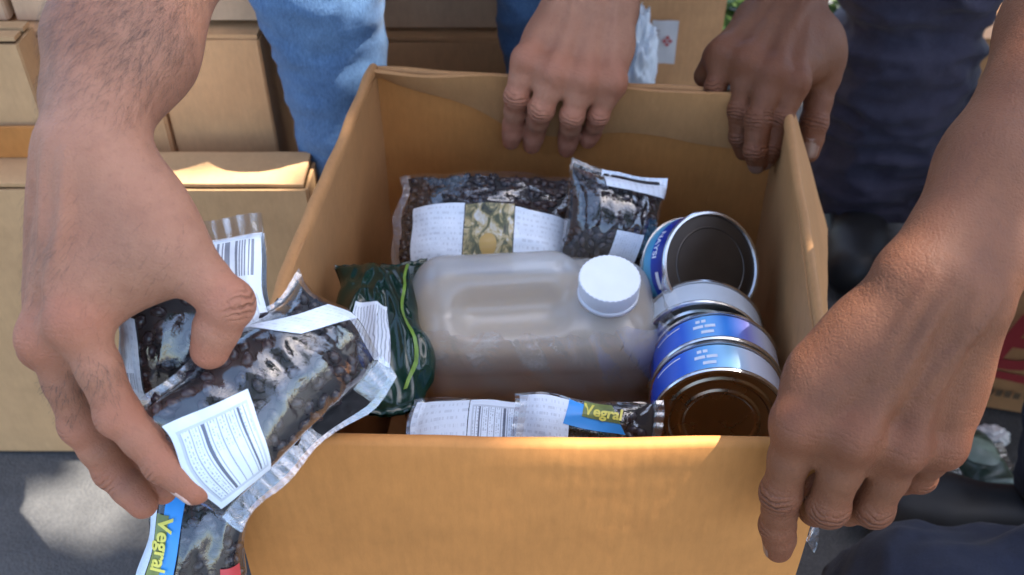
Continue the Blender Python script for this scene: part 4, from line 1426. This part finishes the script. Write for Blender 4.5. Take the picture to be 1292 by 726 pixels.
bl = fb.label(0, 0, 0, 0, 'blue_print', 'brand_mark', quad=[(0.32, 0.76), (0.74, 0.70), (0.64, 0.93), (0.36, 0.99)], off=0.0013)
fb.label(0, 0, 0, 0, 'olive_print', 'brand_panel', quad=[(0.44, 0.86), (0.70, 0.80), (0.64, 0.97), (0.46, 1.0)], off=0.0019)
fb.text('Vegral', 0.0095, 0.45, 0.89, 1.0, -0.16, 'yellow_print', bl, off=0.0026, bold=0.0003)
fb.label(0, 0, 0, 0, 'green_light', 'leaf_print', quad=[(0.52, 0.28), (0.85, 0.22), (0.80, 0.42), (0.58, 0.48)], off=0.001)
# hidden lower layer that carries what shows: a folded carton liner
ins = [lerp(NL, NR, .03), lerp(NL, NR, .97), lerp(FL, FR_, .97), lerp(FL, FR_, .03)]
lv = [p.copy() for p in ins]
for p in lv: p.z = -0.715
lv[0].y += .012; lv[1].y += .012; lv[2].y -= .012; lv[3].y -= .012
o = mesh('cardboard_liner', [p for p in lv] + [p + Vector((0, 0, -0.006)) for p in lv], [(0, 1, 2, 3), (7, 6, 5, 4), (0, 4, 5, 1), (1, 5, 6, 2), (2, 6, 7, 3), (3, 7, 4, 0)], M['card'], None, False)
tag(o, 'flat cardboard liner under the groceries inside the open carton', 'cardboard liner')

# ------------------------------------------------------------------ bags in the left hand
G_H = 'bags of beans held over the carton'
# front bag, lower edge sealed from the bottom tip to the right tip
p_bot, p_rt = P(298, 668, 0.470), P(508, 484, 0.520)
p_tl = P(180, 470, 0.468)
exb = ((p_bot + p_rt) / 2 - P(272, 432, 0.480))
hb = Bag('bag_of_beans', 'large clear bag of black beans with nutrition label gripped by the left hand', 'bag of beans', P(272, 432, 0.488), exb, (p_rt - p_bot), exb.length, (p_rt - p_bot).length * 1.0, 0.033, seed=31, n=camv, group=G_H, ends=(0.004, 0.013), wr=0.0034, p=0.32, lump=0.003, under=0.9, edge=0.010)
hb.label(0, 0, 0, 0, 'pr_nutrition', quad=[(0.78, 0.02), (0.16, 0.06), (0.32, 0.40), (0.80, 0.26)], rot=2)
hb.label(0, 0, 0, 0, 'pr_plain', quad=[(0.04, 0.60), (0.30, 0.72), (0.52, 0.98), (0.30, 0.94)])
# bag in the grip between thumb and index finger
gb = Bag('bag_of_beans', 'dark bag of beans pinched between thumb and index finger', 'bag of beans', P(222, 352, 0.487), P(205, 520, 0.500) - P(222, 365, 0.482), Vector((1, 0.05, 0)), 0.070, 0.046, 0.015, seed=37, n=camv, group=G_H, ends=(0.003, 0.004), wr=0.003)
gb.label(0, 0, 0, 0, 'pr_plain', quad=[(0.28, -0.02), (0.28, 0.22), (0.96, 0.36), (0.96, -0.02)])
gl = gb.label(0, 0, 0, 0, 'pr_barcode', 'label', quad=[(0.44, 0.02), (0.40, 0.16), (0.86, 0.28), (0.88, 0.06)], off=0.0016)
# bag end standing up behind the thumb with a barcode
ub = Bag('bag_of_beans', 'white labelled bag end with a barcode standing up behind the thumb', 'bag of beans', P(286, 274, 0.512), P(306, 450, 0.500) - P(286, 276, 0.510), Vector((1, 0.05, 0.12)), 0.076, 0.034, 0.011, seed=41, n=camv, group=G_H, ends=(0.011, 0.003), wr=0.0028, core=False)
ub.label(0.14, 0.97, 0.02, 0.98, 'pr_barcode', rot=1)
ub.label(0.14, 0.97, 0.02, 0.98, 'pr_plain', top=False)
# lower bag hanging beside the carton with the brand mark
lbg = Bag('bag_of_beans', 'bag of black beans with a blue brand strip hanging below the fingertips', 'bag of beans', P(258, 604, 0.535), P(240, 760, 0.555) - P(258, 604, 0.535), Vector((1, 0.12, 0)), 0.11, 0.056, 0.018, seed=47, n=camv, group=G_H, ends=(0.006, 0.006), wr=0.0036, lump=0.003)
bs = lbg.label(0.06, 0.62, 0.17, 0.36, 'blue_print', 'brand_strip', off=0.0012)
lbg.label(0.16, 0.60, 0.10, 0.225, 'olive_print', 'brand_panel', off=0.0019)
lbg.text('Vegral', 0.0115, 0.17, 0.130, 1.0, 0.0, 'yellow_print', bs, off=0.0028, bold=0.0003)
lbg.label(0.03, 0.64, 0.0, 0.09, 'pr_plain', 'label', off=0.001)
lbg.label(0.40, 0.58, 0.80, 0.97, 'red_print', 'print_patch', off=0.001)

# ------------------------------------------------------------------ people
def shoe(parent, ankle, toe_dir, mat, L=0.27, h=0.007):
    d = Vector((toe_dir[0], toe_dir[1], 0)).normalized()
    s = Vector((-d.y, d.x, 0))
    a = Vector((ankle[0], ankle[1], GROUND))
    up = Vector((0, 0, 1))
    cones = [(a - d * 0.05 + up * 0.045, a + d * 0.02 + up * 0.05, 0.038, 0.040),
             (a - d * 0.05 + up * 0.09, a + d * 0.0 + up * 0.085, 0.038, 0.040),
             (a + d * 0.02 + up * 0.05, a + d * (L - 0.10) + up * 0.036, 0.042, 0.034),
             (a + d * (L - 0.14) + up * 0.036 + s * 0.012, a + d * (L - 0.10) + up * 0.034 + s * 0.010, 0.036, 0.032),
             (a + d * (L - 0.14) + up * 0.036 - s * 0.012, a + d * (L - 0.10) + up * 0.034 - s * 0.010, 0.036, 0.032)]
    V, Q = coarse(cones, h, k=0.02)
    V[:, 2] = np.maximum(V[:, 2], GROUND + 0.002)
    o = link('shoe', np_mesh('shoe', V, Q), mat, parent)
    vs, n = [], 26
    outline = []
    for i in range(n):
        t = 2 * math.pi * i / n
        outline.append(a + d * ((L - 0.02) / 2 - 0.075 + math.cos(t) * L / 2 * 0.98) + s * math.sin(t) * 0.047 * (1 + 0.12 * math.cos(t)))
    vs = [p + up * 0.003 for p in outline] + [p + up * 0.022 for p in outline]
    fs = [(i, (i + 1) % n, n + (i + 1) % n, n + i) for i in range(n)] + [tuple(range(n))[::-1], tuple(range(n, 2 * n))]
    mesh('sole', vs, fs, mat, o)
    return o

def head_cones(c, f, up=Vector((0, 0, 1))):
    """skull, jaw, nose, ears around c, facing f"""
    f = Vector(f).normalized(); s = f.cross(up).normalized(); u = s.cross(f).normalized()
    return [(c + u * 0.03 - f * 0.015, c + u * 0.03 + f * 0.02, 0.088, 0.082),
            (c - u * 0.04 + f * 0.03, c - u * 0.065 + f * 0.05, 0.058, 0.042, 0.03),
            (c + f * 0.098 + u * 0.01, c + f * 0.112 - u * 0.022, 0.009, 0.014, 0.012),
            (c + s * 0.082 - f * 0.01 + u * 0.01, c + s * 0.086 - f * 0.012 - u * 0.025, 0.013, 0.010, 0.008),
            (c - s * 0.082 - f * 0.01 + u * 0.01, c - s * 0.086 - f * 0.012 - u * 0.025, 0.013, 0.010, 0.008),
            (c + f * 0.088 - u * 0.050 + s * 0.018, c + f * 0.088 - u * 0.050 - s * 0.018, 0.010, 0.010, 0.008),
            (c + f * 0.080 + u * 0.028 + s * 0.035, c + f * 0.080 + u * 0.028 + s * 0.02, 0.013, 0.012, 0.012),
            (c + f * 0.080 + u * 0.028 - s * 0.035, c + f * 0.080 + u * 0.028 - s * 0.02, 0.013, 0.012, 0.012)]

def person(label, hands, shoulders, chest, hips, knees, ankles, head, face, toes, skin, nail, trousers, shirt, shoe_mat, nails, thigh=0.075, shin=0.055, cuff=0.060, hem_z=None, fold=0.006, sleeve=0.55, hires=True):
    root = empty('person', (hips[0] + hips[1]) / 2 * 1.0 + Vector((0, 0, GROUND - (hips[0].z + hips[1].z) / 2)))
    tag(root, label, 'person')
    parts = []; nl = []
    hand_np = []
    for sp in hands:
        V, Q, at, ns = make_hand(sp, 0.0011 if hires else 0.002)
        parts.append((V, Q, at)); nl.append(ns); hand_np.append((V, Q))
    cones = []
    neck = (shoulders[0] + shoulders[1]) / 2 + Vector((0, 0, 0.02))
    for sp, sh in zip(hands, shoulders):
        E_ = Vector(sp['elbow'])
        A_ = (E_ - Vector(sp['wrist'])).normalized()
        cones.append((E_ - A_ * 0.01, E_.lerp(sh, 0.5), 0.040, 0.045))
        cones.append((E_.lerp(sh, 0.5), sh, 0.045, 0.052))
        cones.append((sh, chest, 0.055, 0.10, 0.05))
    cones += [(chest, (hips[0] + hips[1]) / 2, 0.115, 0.11, 0.05), (hips[0], hips[1], 0.09, 0.09, 0.05),
              (neck, head, 0.058, 0.055, 0.03)] + head_cones(head, face)
    V, Q = coarse(cones, 0.007)
    parts.append((V, Q, None))
    V, Q, at = join_np(parts)
    body = link('body', np_mesh('body', V, Q, at), skin, root)
    for hi, fi in nails:
        nail_obj(nl[hi][fi], nail, root)
    # shirt with sleeves to the upper arm
    cs = []
    for sp, sh in zip(hands, shoulders):
        E_ = Vector(sp['elbow'])
        cs.append((E_.lerp(sh, 1 - sleeve), sh, 0.060, 0.068, 0.03))
        cs.append((sh, chest, 0.068, 0.115, 0.05))
    mid = (hips[0] + hips[1]) / 2
    cs += [(chest, mid, 0.130, 0.125, 0.05), (neck - Vector((0, 0, 0.02)), chest, 0.075, 0.11, 0.05)]
    V, Q = coarse(cs, 0.009); V = fold_cloth(V, Q, 0.008, 11, 3)
    link('shirt', np_mesh('shirt', V, Q), shirt, root)
    # hair of the head
    f = Vector(face).normalized()
    V, Q = coarse([(head + Vector((0, 0, 0.045)) - f * 0.03, head + Vector((0, 0, 0.06)) + f * 0.025, 0.087, 0.080, 0.02), (head - f * 0.05, head - f * 0.05 - Vector((0, 0, 0.03)), 0.07, 0.06, 0.03)], 0.008)
    V = fold_cloth(V, Q, 0.004, 40, 2)
    link('head_hair', np_mesh('head_hair', V, Q), M['hair'], root)
    # trousers
    cs = [(hips[0], hips[1], 0.105, 0.105, 0.05)]
    for hp, kn, an in zip(hips, knees, ankles):
        cs += [(hp, kn, thigh * 1.2, thigh, 0.03), (kn, kn.lerp(an, 0.5), thigh * 0.92, shin * 1.06, 0.03), (kn.lerp(an, 0.5), an, shin * 1.06, cuff, 0.03)]
    V, Q = coarse(cs, 0.006, it=2)
    V = fold_cloth(V, Q, fold, 13, 6, stretch=(0.8, 0.8, 1.9))
    if hem_z is not None:
        keep = V[:, 2] > hem_z
        Q = Q[keep[Q].all(1)]
        used = np.unique(Q); mp = -np.ones(len(V), int); mp[used] = np.arange(len(used))
        V, Q = V[used], mp[Q]
    tr = link('trousers', np_mesh('trousers', V, Q), trousers, root)
    for an, td in zip(ankles, toes):
        shoe(root, an, td, shoe_mat)
    return root, hand_np, tr

hL, hC = hand_front_left(), hand_far_centre()
p1, p1h, p1t = person('person in blue jeans gripping a bag of beans and the far rim', [hL, hC],
    [Vector((-0.30, 0.80, 0.10)), Vector((0.06, 0.93, 0.16))], Vector((-0.11, 0.93, 0.06)),
    [Vector((-0.14, 1.16, -0.06)), Vector((0.05, 1.16, -0.06))],
    [Vector((-0.172, 0.835, -0.345)), Vector((0.022, 0.985, -0.34))],
    [Vector((-0.138, 0.842, -0.80)), Vector((0.075, 1.02, -0.80))],
    Vector((-0.13, 0.72, 0.28)), (0.1, -0.6, -0.75), [(-0.15, -1, 0), (0.1, -1, 0)],
    M['skin_a'], M['nail'], M['jeans'], M['shirt'], M['black_rubber'], [(0, 0), (0, 1), (1, 0), (1, 1), (1, 2), (1, 3)],
    thigh=0.051, shin=0.044, cuff=0.054, hem_z=-0.82, fold=0.007)
# side seam of the jeans leg that shows, with its stitches
sv = []
for i in range(40):
    t = i / 39
    c = P(452, -30, 0.90).lerp(P(474, 170, 0.98), t)
    sv.append(c)
def snap(p, mesh_o):
    ok, loc, nrm, _ = mesh_o.closest_point_on_mesh(p)
    return loc, nrm
bpy.context.view_layer.update()
pts = [snap(p, p1t) for p in sv]
def ribbon(name, pts, w, h, mat, parent):
    vs = []
    for i, (q, n_) in enumerate(pts):
        a = pts[min(i + 1, len(pts) - 1)][0] - pts[max(i - 1, 0)][0]
        s_ = a.cross(n_).normalized()
        vs += [q - s_ * w, q + n_ * h, q + s_ * w]
    return mesh(name, vs, grid_faces(len(pts), 3), mat, parent)
seam = ribbon('seam', pts, 0.0035, 0.0022, M['stitch'], p1t)
# dark wristband on the far wrist
def wristband(parent, W, E, r, w, mat, name='wristband', lat=None, flat=0.78):
    ax = (Vector(E) - Vector(W)).normalized()
    e1 = (lat - ax * lat.dot(ax)).normalized(); e2 = ax.cross(e1)
    vs, N = [], 40
    for (dr, z) in ((0, -w / 2), (0.0025, -w / 2 + 0.002), (0.0025, w / 2 - 0.002), (0, w / 2)):
        for k in range(N):
            a = 2 * math.pi * k / N
            vs.append(Vector(W) + ax * z + e1 * math.cos(a) * (r + dr) + e2 * math.sin(a) * (r + dr) * flat)
    fs = []
    for i in range(3):
        for k in range(N): fs.append((i * N + k, i * N + (k + 1) % N, (i + 1) * N + (k + 1) % N, (i + 1) * N + k))
    return mesh(name, vs, fs, mat, parent)
wristband(p1, P(762, -34, 0.832), Vector((0.14, 1.0, -0.07)), 0.0425, 0.018, M['black_strap'], lat=Vector((1, 0, 0)), flat=0.8)
# hair on the hairy forearm and the back of that hand
V, Q = p1h[0]
Wn, En = npv(hL['wrist']), npv(hL['elbow'])
mc = npv((hL['mcp'][0] + hL['mcp'][1]) / 2)
def fore_sel(fc, nn):
    t = ((fc - Wn) @ (En - Wn)) / ((En - Wn) @ (En - Wn))
    w = np.clip((t + 0.02) / 0.22, 0, 1) * (t < 1.0)
    th = ((fc - Wn) @ (mc - Wn)) / ((mc - Wn) @ (mc - Wn))
    back = np.exp(-((th - 0.62) / 0.22) ** 2) * (np.linalg.norm(fc - (Wn + mc) / 2, axis=1) < 0.06) * 0.35
    left = np.clip((0.5 - (fc[:, 0] - Wn[0]) / 0.03), 0.15, 1)
    return (w + back * left) * np.clip(0.25 + nn @ npv(camv), 0.02, 1) + 1e-9
hair_strands(V, Q, fore_sel, lambda p: unit(Wn - En) + np.array([-0.5, -0.1, -0.2]), 11000, 0.004, 0.011, p1, M['hair'], width=0.00004)
for hsp in (hL,):
    for fi in (0, 1):
        a, b = npv(hsp['mcp'][fi]), npv(hsp['fingers'][fi][0])
        def fsel(fc, nn, a=a, b=b):
            t = ((fc - a) @ (b - a)) / ((b - a) @ (b - a))
            d = np.linalg.norm(fc - (a + np.clip(t, 0, 1)[:, None] * (b - a)), axis=1)
            return np.exp(-((t - 0.55) / 0.22) ** 2) * (d < 0.0135) * np.clip(nn @ npv(camv), 0, 1) + 1e-12
        hair_strands(V, Q, fsel, lambda p, a=a, b=b: unit(b - a) + np.array([-0.3, 0, 0]), 130, 0.003, 0.007, p1, M['hair'], seed=11 + fi, width=0.00005)

hR, hF = hand_front_right(), hand_far_right()
p2, p2h, p2t = person('person in navy trousers and black shoes gripping both right corners', [hF, hR],
    [Vector((0.24, 0.95, 0.10)), Vector((0.50, 0.74, 0.0))], Vector((0.40, 0.96, 0.05)),
    [Vector((0.52, 1.34, -0.06)), Vector((0.70, 1.30, -0.06))],
    [Vector((0.518, 1.20, -0.44)), Vector((0.775, 1.12, -0.44))],
    [Vector((0.518, 1.21, -0.775)), Vector((0.765, 1.13, -0.775))],
    Vector((0.30, 0.70, 0.20)), (-0.2, -0.5, -0.8), [(-0.28, -1, 0), (-0.05, -1, 0)],
    M['skin_b'], M['nail_b'], M['navy'], M['shirt_dark'], M['black_rubber'], [(1, 0), (0, 0), (0, 1), (0, 3), (0, 4)],
    thigh=0.090, shin=0.080, cuff=0.090, hem_z=-0.835, fold=0.018)
V, Q = p2h[1]
Wn2, En2 = npv(hR['wrist']), npv(hR['elbow'])
def fsel2(fc, nn):
    t = ((fc - Wn2) @ (En2 - Wn2)) / ((En2 - Wn2) @ (En2 - Wn2))
    return np.clip((t - 0.05) / 0.4, 0, 1) * np.clip(0.2 + nn @ npv(camv), 0.02, 1) + 1e-9
hair_strands(V, Q, fsel2, lambda p: unit(Wn2 - En2) + np.array([0.2, 0, -0.3]), 500, 0.004, 0.009, p2, M['hair'], seed=8, width=0.00006)

# third person crouching at the right edge, only the dark trousers show
def relaxed_hand(W, E, s):
    d = (W - E).normalized(); side = Vector((s, 0, 0)); side = (side - d * side.dot(d)).normalized()
    n = d.cross(side) * (1 if s > 0 else -1)
    if n.z < 0: n = -n
    mcp = [W + d * 0.085 + side * (0.03 - 0.02 * i) for i in range(4)]
    fs = []
    for i, L in enumerate((0.044, 0.048, 0.045, 0.036)):
        a = mcp[i] + d * L - n * 0.012; b = a + d * L * 0.5 - n * 0.016; fs.append([a, b, b + d * 0.008 - n * 0.018])
    th = [W + d * 0.02 + side * 0.022, W + d * 0.05 + side * 0.045, W + d * 0.08 + side * 0.055 - n * 0.008, W + d * 0.103 + side * 0.055 - n * 0.018]
    return dict(wrist=W, elbow=E, mcp=mcp, fingers=fs, thumb=th, dors=n, veins=2)
kA, kB = P(1425, 420, 0.93), P(1165, 800, 0.80)
p3, _, _ = person('person crouching at the right edge in dark trousers', 
    [relaxed_hand(Vector((0.72, 0.72, -0.40)), Vector((0.98, 0.62, -0.30)), -1), relaxed_hand(Vector((0.66, 0.36, -0.52)), Vector((0.90, 0.30, -0.36)), 1)],
    [Vector((1.02, 0.66, -0.02)), Vector((0.98, 0.28, -0.02))], Vector((1.05, 0.46, -0.12)),
    [Vector((0.98, 0.58, -0.56)), Vector((0.98, 0.40, -0.56))],
    [kA, kB], [P(1352, 690, 1.01) + Vector((0, 0, 0.03)), Vector((0.80, 0.24, -0.82))],
    Vector((0.92, 0.45, 0.20)), (-0.8, 0.1, -0.5), [(-1, 0.25, 0), (-1, -0.2, 0)],
    M['skin_c'], M['nail'], M['navy2'], M['shirt_dark'], M['black_rubber'], [],
    thigh=0.070, shin=0.054, cuff=0.055, hem_z=None, fold=0.016, hires=False)

# ------------------------------------------------------------------ small things around the carton
# scrap of clear film under the fingers of the right hand
fv = []
for i in range(10):
    for j in range(6):
        t, s = i / 9, j / 5
        q = P(1036 - 14 * t + (s - 0.5) * (16 - 6 * t), 628 + 62 * t, 0.535)
        fv.append(q + Vector((0, 0.004 * math.sin(7 * t + 5 * s), 0)))
o = mesh('plastic_scrap', fv, grid_faces(10, 6), M['film_seal'])
tag(o, 'shred of clear plastic dangling below the fingers at the near right corner', 'plastic scrap')

# crumpled white carrier bag behind the far wrist
def crumple(name, label, cat, c, r, mat, seed, sq=(1, 1, 1)):
    bm = bmesh.new()
    bmesh.ops.create_icosphere(bm, subdivisions=5, radius=1)
    for v in bm.verts:
        q = v.co * 2.2 + Vector((seed, 0, 0))
        k = 1 + 0.32 * (1 - 2 * abs(noise.noise(q))) + 0.16 * (1 - 2 * abs(noise.noise(q * 2.6))) + 0.06 * noise.noise(q * 7)
        v.co = Vector((v.co.x * sq[0], v.co.y * sq[1], v.co.z * sq[2])) * (k * r * 0.8) + Vector(c)
        v.co.z = max(v.co.z, GROUND + 0.003)
    o = from_bm(name, bm, mat, None, True)
    return tag(o, label, cat)
M['white_bag'] = simple_mat('white_carrier_bag', (0.74, 0.80, 0.86), 0.4, 0.12, 25)
crumple('carrier_bag', 'crumpled white carrier bag behind the far rim below the label', 'plastic bag', PY(799, 88, 1.02), 0.060, M['white_bag'], 2, (0.40, 0.5, 1.2))
crumple('carrier_bag', 'crumpled white sack made up for the bright sunlit ground at the top right', 'plastic bag', (0.87, 1.74, GROUND + 0.10), 0.16, M['white_bag'], 6, (1.3, 0.7, 0.95))  # added white shape standing in for bright sunlit ground
crumple('tissue_scrap', 'crumpled scrap of white paper in front of the red lettered carton', 'paper scrap', PZ(1246, 552, GROUND + 0.015), 0.018, M['paper'], 9, (1.3, 0.8, 0.7))
# green packet lying on the ground at the right
M['dull_green'] = simple_mat('dull_green_packet', (0.035, 0.060, 0.042), 0.35, 0.4, 60)
M['pale_green'] = simple_mat('pale_green_print', (0.20, 0.27, 0.22), 0.4, 0.2, 80)
gk = Bag('green_packet', 'small dull green packet with a pale round print lying on the ground', 'packet', PZ(1196, 590, GROUND + 0.02), Vector((1, 0.12, 0)), Vector((0.1, 1, 0)), 0.075, 0.095, 0.014, seed=61, n=(0, 0, 1), core=False, film='dull_green', wr=0.004)
cv = []
for i in range(5):
    for k in range(20):
        a = 2 * math.pi * k / 20
        rr = 0.26 * i / 4
        cv.append(gk.at(0.5 + rr * math.cos(a), 0.55 + rr * 0.85 * math.sin(a), 0.0014))
mesh('round_print', cv, [(i * 20 + k, i * 20 + (k + 1) % 20, (i + 1) * 20 + (k + 1) % 20, (i + 1) * 20 + k) for i in range(4) for k in range(20)], M['pale_green'], gk.root)
gk.label(0.05, 0.95, 0.10, 0.16, 'pale_green', 'print_line', off=0.0014)

# ------------------------------------------------------------------ shrub and the shading tree
def leaf_mat(name, c):
    m, nt, out = mat_new(name)
    b = NB(nt)
    f = b.noise(14, 3, vec=b.pos())
    col = b.ramp(f, [(0.3, tuple(x * 0.6 for x in c)), (0.7, tuple(x * 1.3 for x in c))])
    tl = b.n('ShaderNodeBsdfTranslucent'); nt.links.new(col, tl.inputs[0])
    ms = b.n('ShaderNodeMixShader'); ms.inputs[0].default_value = 0.25
    nt.links.new(b.bsdf(col, 0.45), ms.inputs[1]); nt.links.new(tl.outputs[0], ms.inputs[2])
    nt.links.new(ms.outputs[0], out.inputs[0])
    return m
M['leaf'] = leaf_mat('leaf', (0.055, 0.105, 0.028))
M['leaf_shrub'] = leaf_mat('shrub_leaf', (0.085, 0.15, 0.035))  # brighter green than the tree's leaves
M['bark'] = simple_mat('bark', (0.10, 0.075, 0.055), 0.9, 0.4, 18, bump=0.8, bscale=40)

def leaf_cloud(name, centres, parent, mat, size, seed):
    r = random.Random(seed)
    vs, fs = [], []
    for c in centres:
        a, t = r.uniform(0, 6.283), r.uniform(-0.9, 0.9)
        d = Vector((math.cos(a) * math.cos(t), math.sin(a) * math.cos(t), math.sin(t)))
        s = d.cross(Vector((r.uniform(-1, 1), r.uniform(-1, 1), 1))).normalized()
        L = size * r.uniform(0.7, 1.3); w = L * 0.30
        n = d.cross(s) * L * 0.08
        o = len(vs)
        c = Vector(c)
        vs += [c - d * L / 2, c - d * L * 0.1 + s * w - n, c + d * L * 0.28 + s * w * 0.7 - n, c + d * L / 2, c + d * L * 0.28 - s * w * 0.7 - n, c - d * L * 0.1 - s * w - n, c]
        fs += [(o, o + 1, o + 6), (o + 1, o + 2, o + 6), (o + 2, o + 3, o + 6), (o + 3, o + 4, o + 6), (o + 4, o + 5, o + 6), (o + 5, o, o + 6)]
    ob = mesh(name, vs, fs, mat, parent, False)
    ob['kind'] = 'stuff'
    return ob

def limb(name, pts, radii, mat, parent, N=10):
    vs, fs = [], []
    for i, (p, r) in enumerate(zip(pts, radii)):
        d = (Vector(pts[min(i + 1, len(pts) - 1)]) - Vector(pts[max(i - 1, 0)])).normalized()
        e = d.orthogonal().normalized(); g = d.cross(e)
        for k in range(N):
            a = 2 * math.pi * k / N
            vs.append(Vector(p) + (e * math.cos(a) + g * math.sin(a)) * r)
    for i in range(len(pts) - 1):
        for k in range(N): fs.append((i * N + k, i * N + (k + 1) % N, (i + 1) * N + (k + 1) % N, (i + 1) * N + k))
    return mesh(name, vs, fs, mat, parent)

sh = empty('shrub', (0.50, 1.80, GROUND))
tag(sh, 'low green leafy shrub showing past the edge of the tall labelled carton', 'shrub')
rr = random.Random(5)
cl = []
for k in range(700):
    a, t, q = rr.uniform(0, 6.283), rr.uniform(0, 1), rr.uniform(0, 1) ** 0.5
    cl.append((0.50 + 0.26 * q * math.cos(a), 1.80 + 0.20 * q * math.sin(a), GROUND + 0.02 + 0.30 * t * (1 - 0.5 * q)))
for k in range(6):
    a = k * 1.05
    limb('stem', [(0.5, 1.8, GROUND), (0.5 + 0.08 * math.cos(a), 1.8 + 0.08 * math.sin(a), GROUND + 0.14), (0.5 + 0.15 * math.cos(a), 1.8 + 0.13 * math.sin(a), GROUND + 0.26)], [0.006, 0.004, 0.002], M['bark'], sh, 6)
leaf_cloud('crown', cl, sh, M['leaf_shrub'], 0.05, 3)

# the tree overhead that keeps the group in shade; gaps let flecks of sun through
def sunspot(p, r): return (Vector(p), r)
flecks = [sunspot(PZ(62, 640, GROUND), 0.036), sunspot(PZ(100, 645, GROUND), 0.032), sunspot(PZ(140, 655, GROUND), 0.022), sunspot(PZ(22, 650, GROUND), 0.022), sunspot(PZ(112, 602, GROUND), 0.010),
          sunspot(P(1030, 350, 0.638) + Vector((0.012, 0, 0)), 0.026), sunspot(P(1038, 385, 0.62) + Vector((0.012, 0, 0)), 0.024),
          sunspot(P(1226, 530, 0.485) + Vector((0.01, 0, 0)), 0.020),
          sunspot(P(418, 145, 0.93), 0.030), sunspot(P(462, 88, 0.95), 0.015), sunspot(PY(8, 90, 0.80), 0.03), sunspot(PY(8, 130, 0.80), 0.03), sunspot(PY(8, 170, 0.80), 0.03),
          sunspot(PZ(335, 213, -0.505), 0.025), sunspot(P(268, 15, 0.50), 0.014),
          sunspot((0.95, 1.85, GROUND + 0.15), 0.42), sunspot((0.55, 1.9, GROUND + 0.15), 0.30), sunspot(P(1236, 160, 1.30), 0.035), sunspot(P(1228, 60, 1.30), 0.05),
          sunspot(PY(808, 82, 1.02), 0.05), sunspot((0.15, -0.40, GROUND), 0.52), sunspot((-0.5, -0.45, GROUND), 0.48)] + [sunspot(PZ(u, 551, RIM), 0.014) for u in (730, 755, 780, 805, 830)]
tree = empty('shade_tree', (3.4, 0.9, GROUND))
tag(tree, 'broad leafy tree whose crown hangs over the group and shades it', 'tree')
limb('trunk', [(3.4, 0.9, GROUND), (3.35, 0.88, 0.8), (3.2, 0.8, 2.4), (3.0, 0.7, 4.3)], [0.24, 0.20, 0.16, 0.12], M['bark'], tree, 16)
cc = Vector((0.05, 0.75, -0.5)) + SUN * 6.8
for k in range(9):
    a = k * 0.7
    e = cc + Vector((1.5 * math.cos(a), 1.5 * math.sin(a), 0.1 * math.sin(3 * a)))
    limb('limb', [(3.0, 0.7, 4.3), Vector((3.0, 0.7, 4.3)).lerp(e, 0.5) + Vector((0, 0, 0.25)), e], [0.06, 0.035, 0.012], M['bark'], tree, 8)
rt = random.Random(12)
sx = SUN.cross(Vector((0, 0, 1))).normalized(); sy = SUN.cross(sx).normalized()
cl = []
NLEAF = 8500
while len(cl) < NLEAF:
    a, q = rt.uniform(0, 6.283), math.sqrt(rt.random())
    rad = 1.5 * (1 + 0.18 * math.sin(3 * a + 1) + 0.1 * math.sin(7 * a))
    c = cc + sx * (rad * q * math.cos(a)) + sy * (rad * q * math.sin(a)) + SUN * rt.uniform(-0.35, 0.55)
    ok = True
    for p, r in flecks:
        dlt = c - p
        if (dlt - SUN * dlt.dot(SUN)).length < r + 0.032: ok = False; break
    if ok: cl.append(c)
c2 = Vector((0.45, -1.05, 2.2))  # extra leaf clump added in front to block sky light into the carton
for k in range(3400):
    a, q = rt.uniform(0, 6.283), math.sqrt(rt.random())
    c = c2 + Vector((1.6 * q * math.cos(a), 0.95 * q * math.sin(a), rt.uniform(-0.6, 0.4)))
    if all(((c - p) - SUN * (c - p).dot(SUN)).length > r + 0.04 for p, r in flecks): cl.append(c)
leaf_cloud('crown', cl, tree, M['leaf'], 0.125, 9)
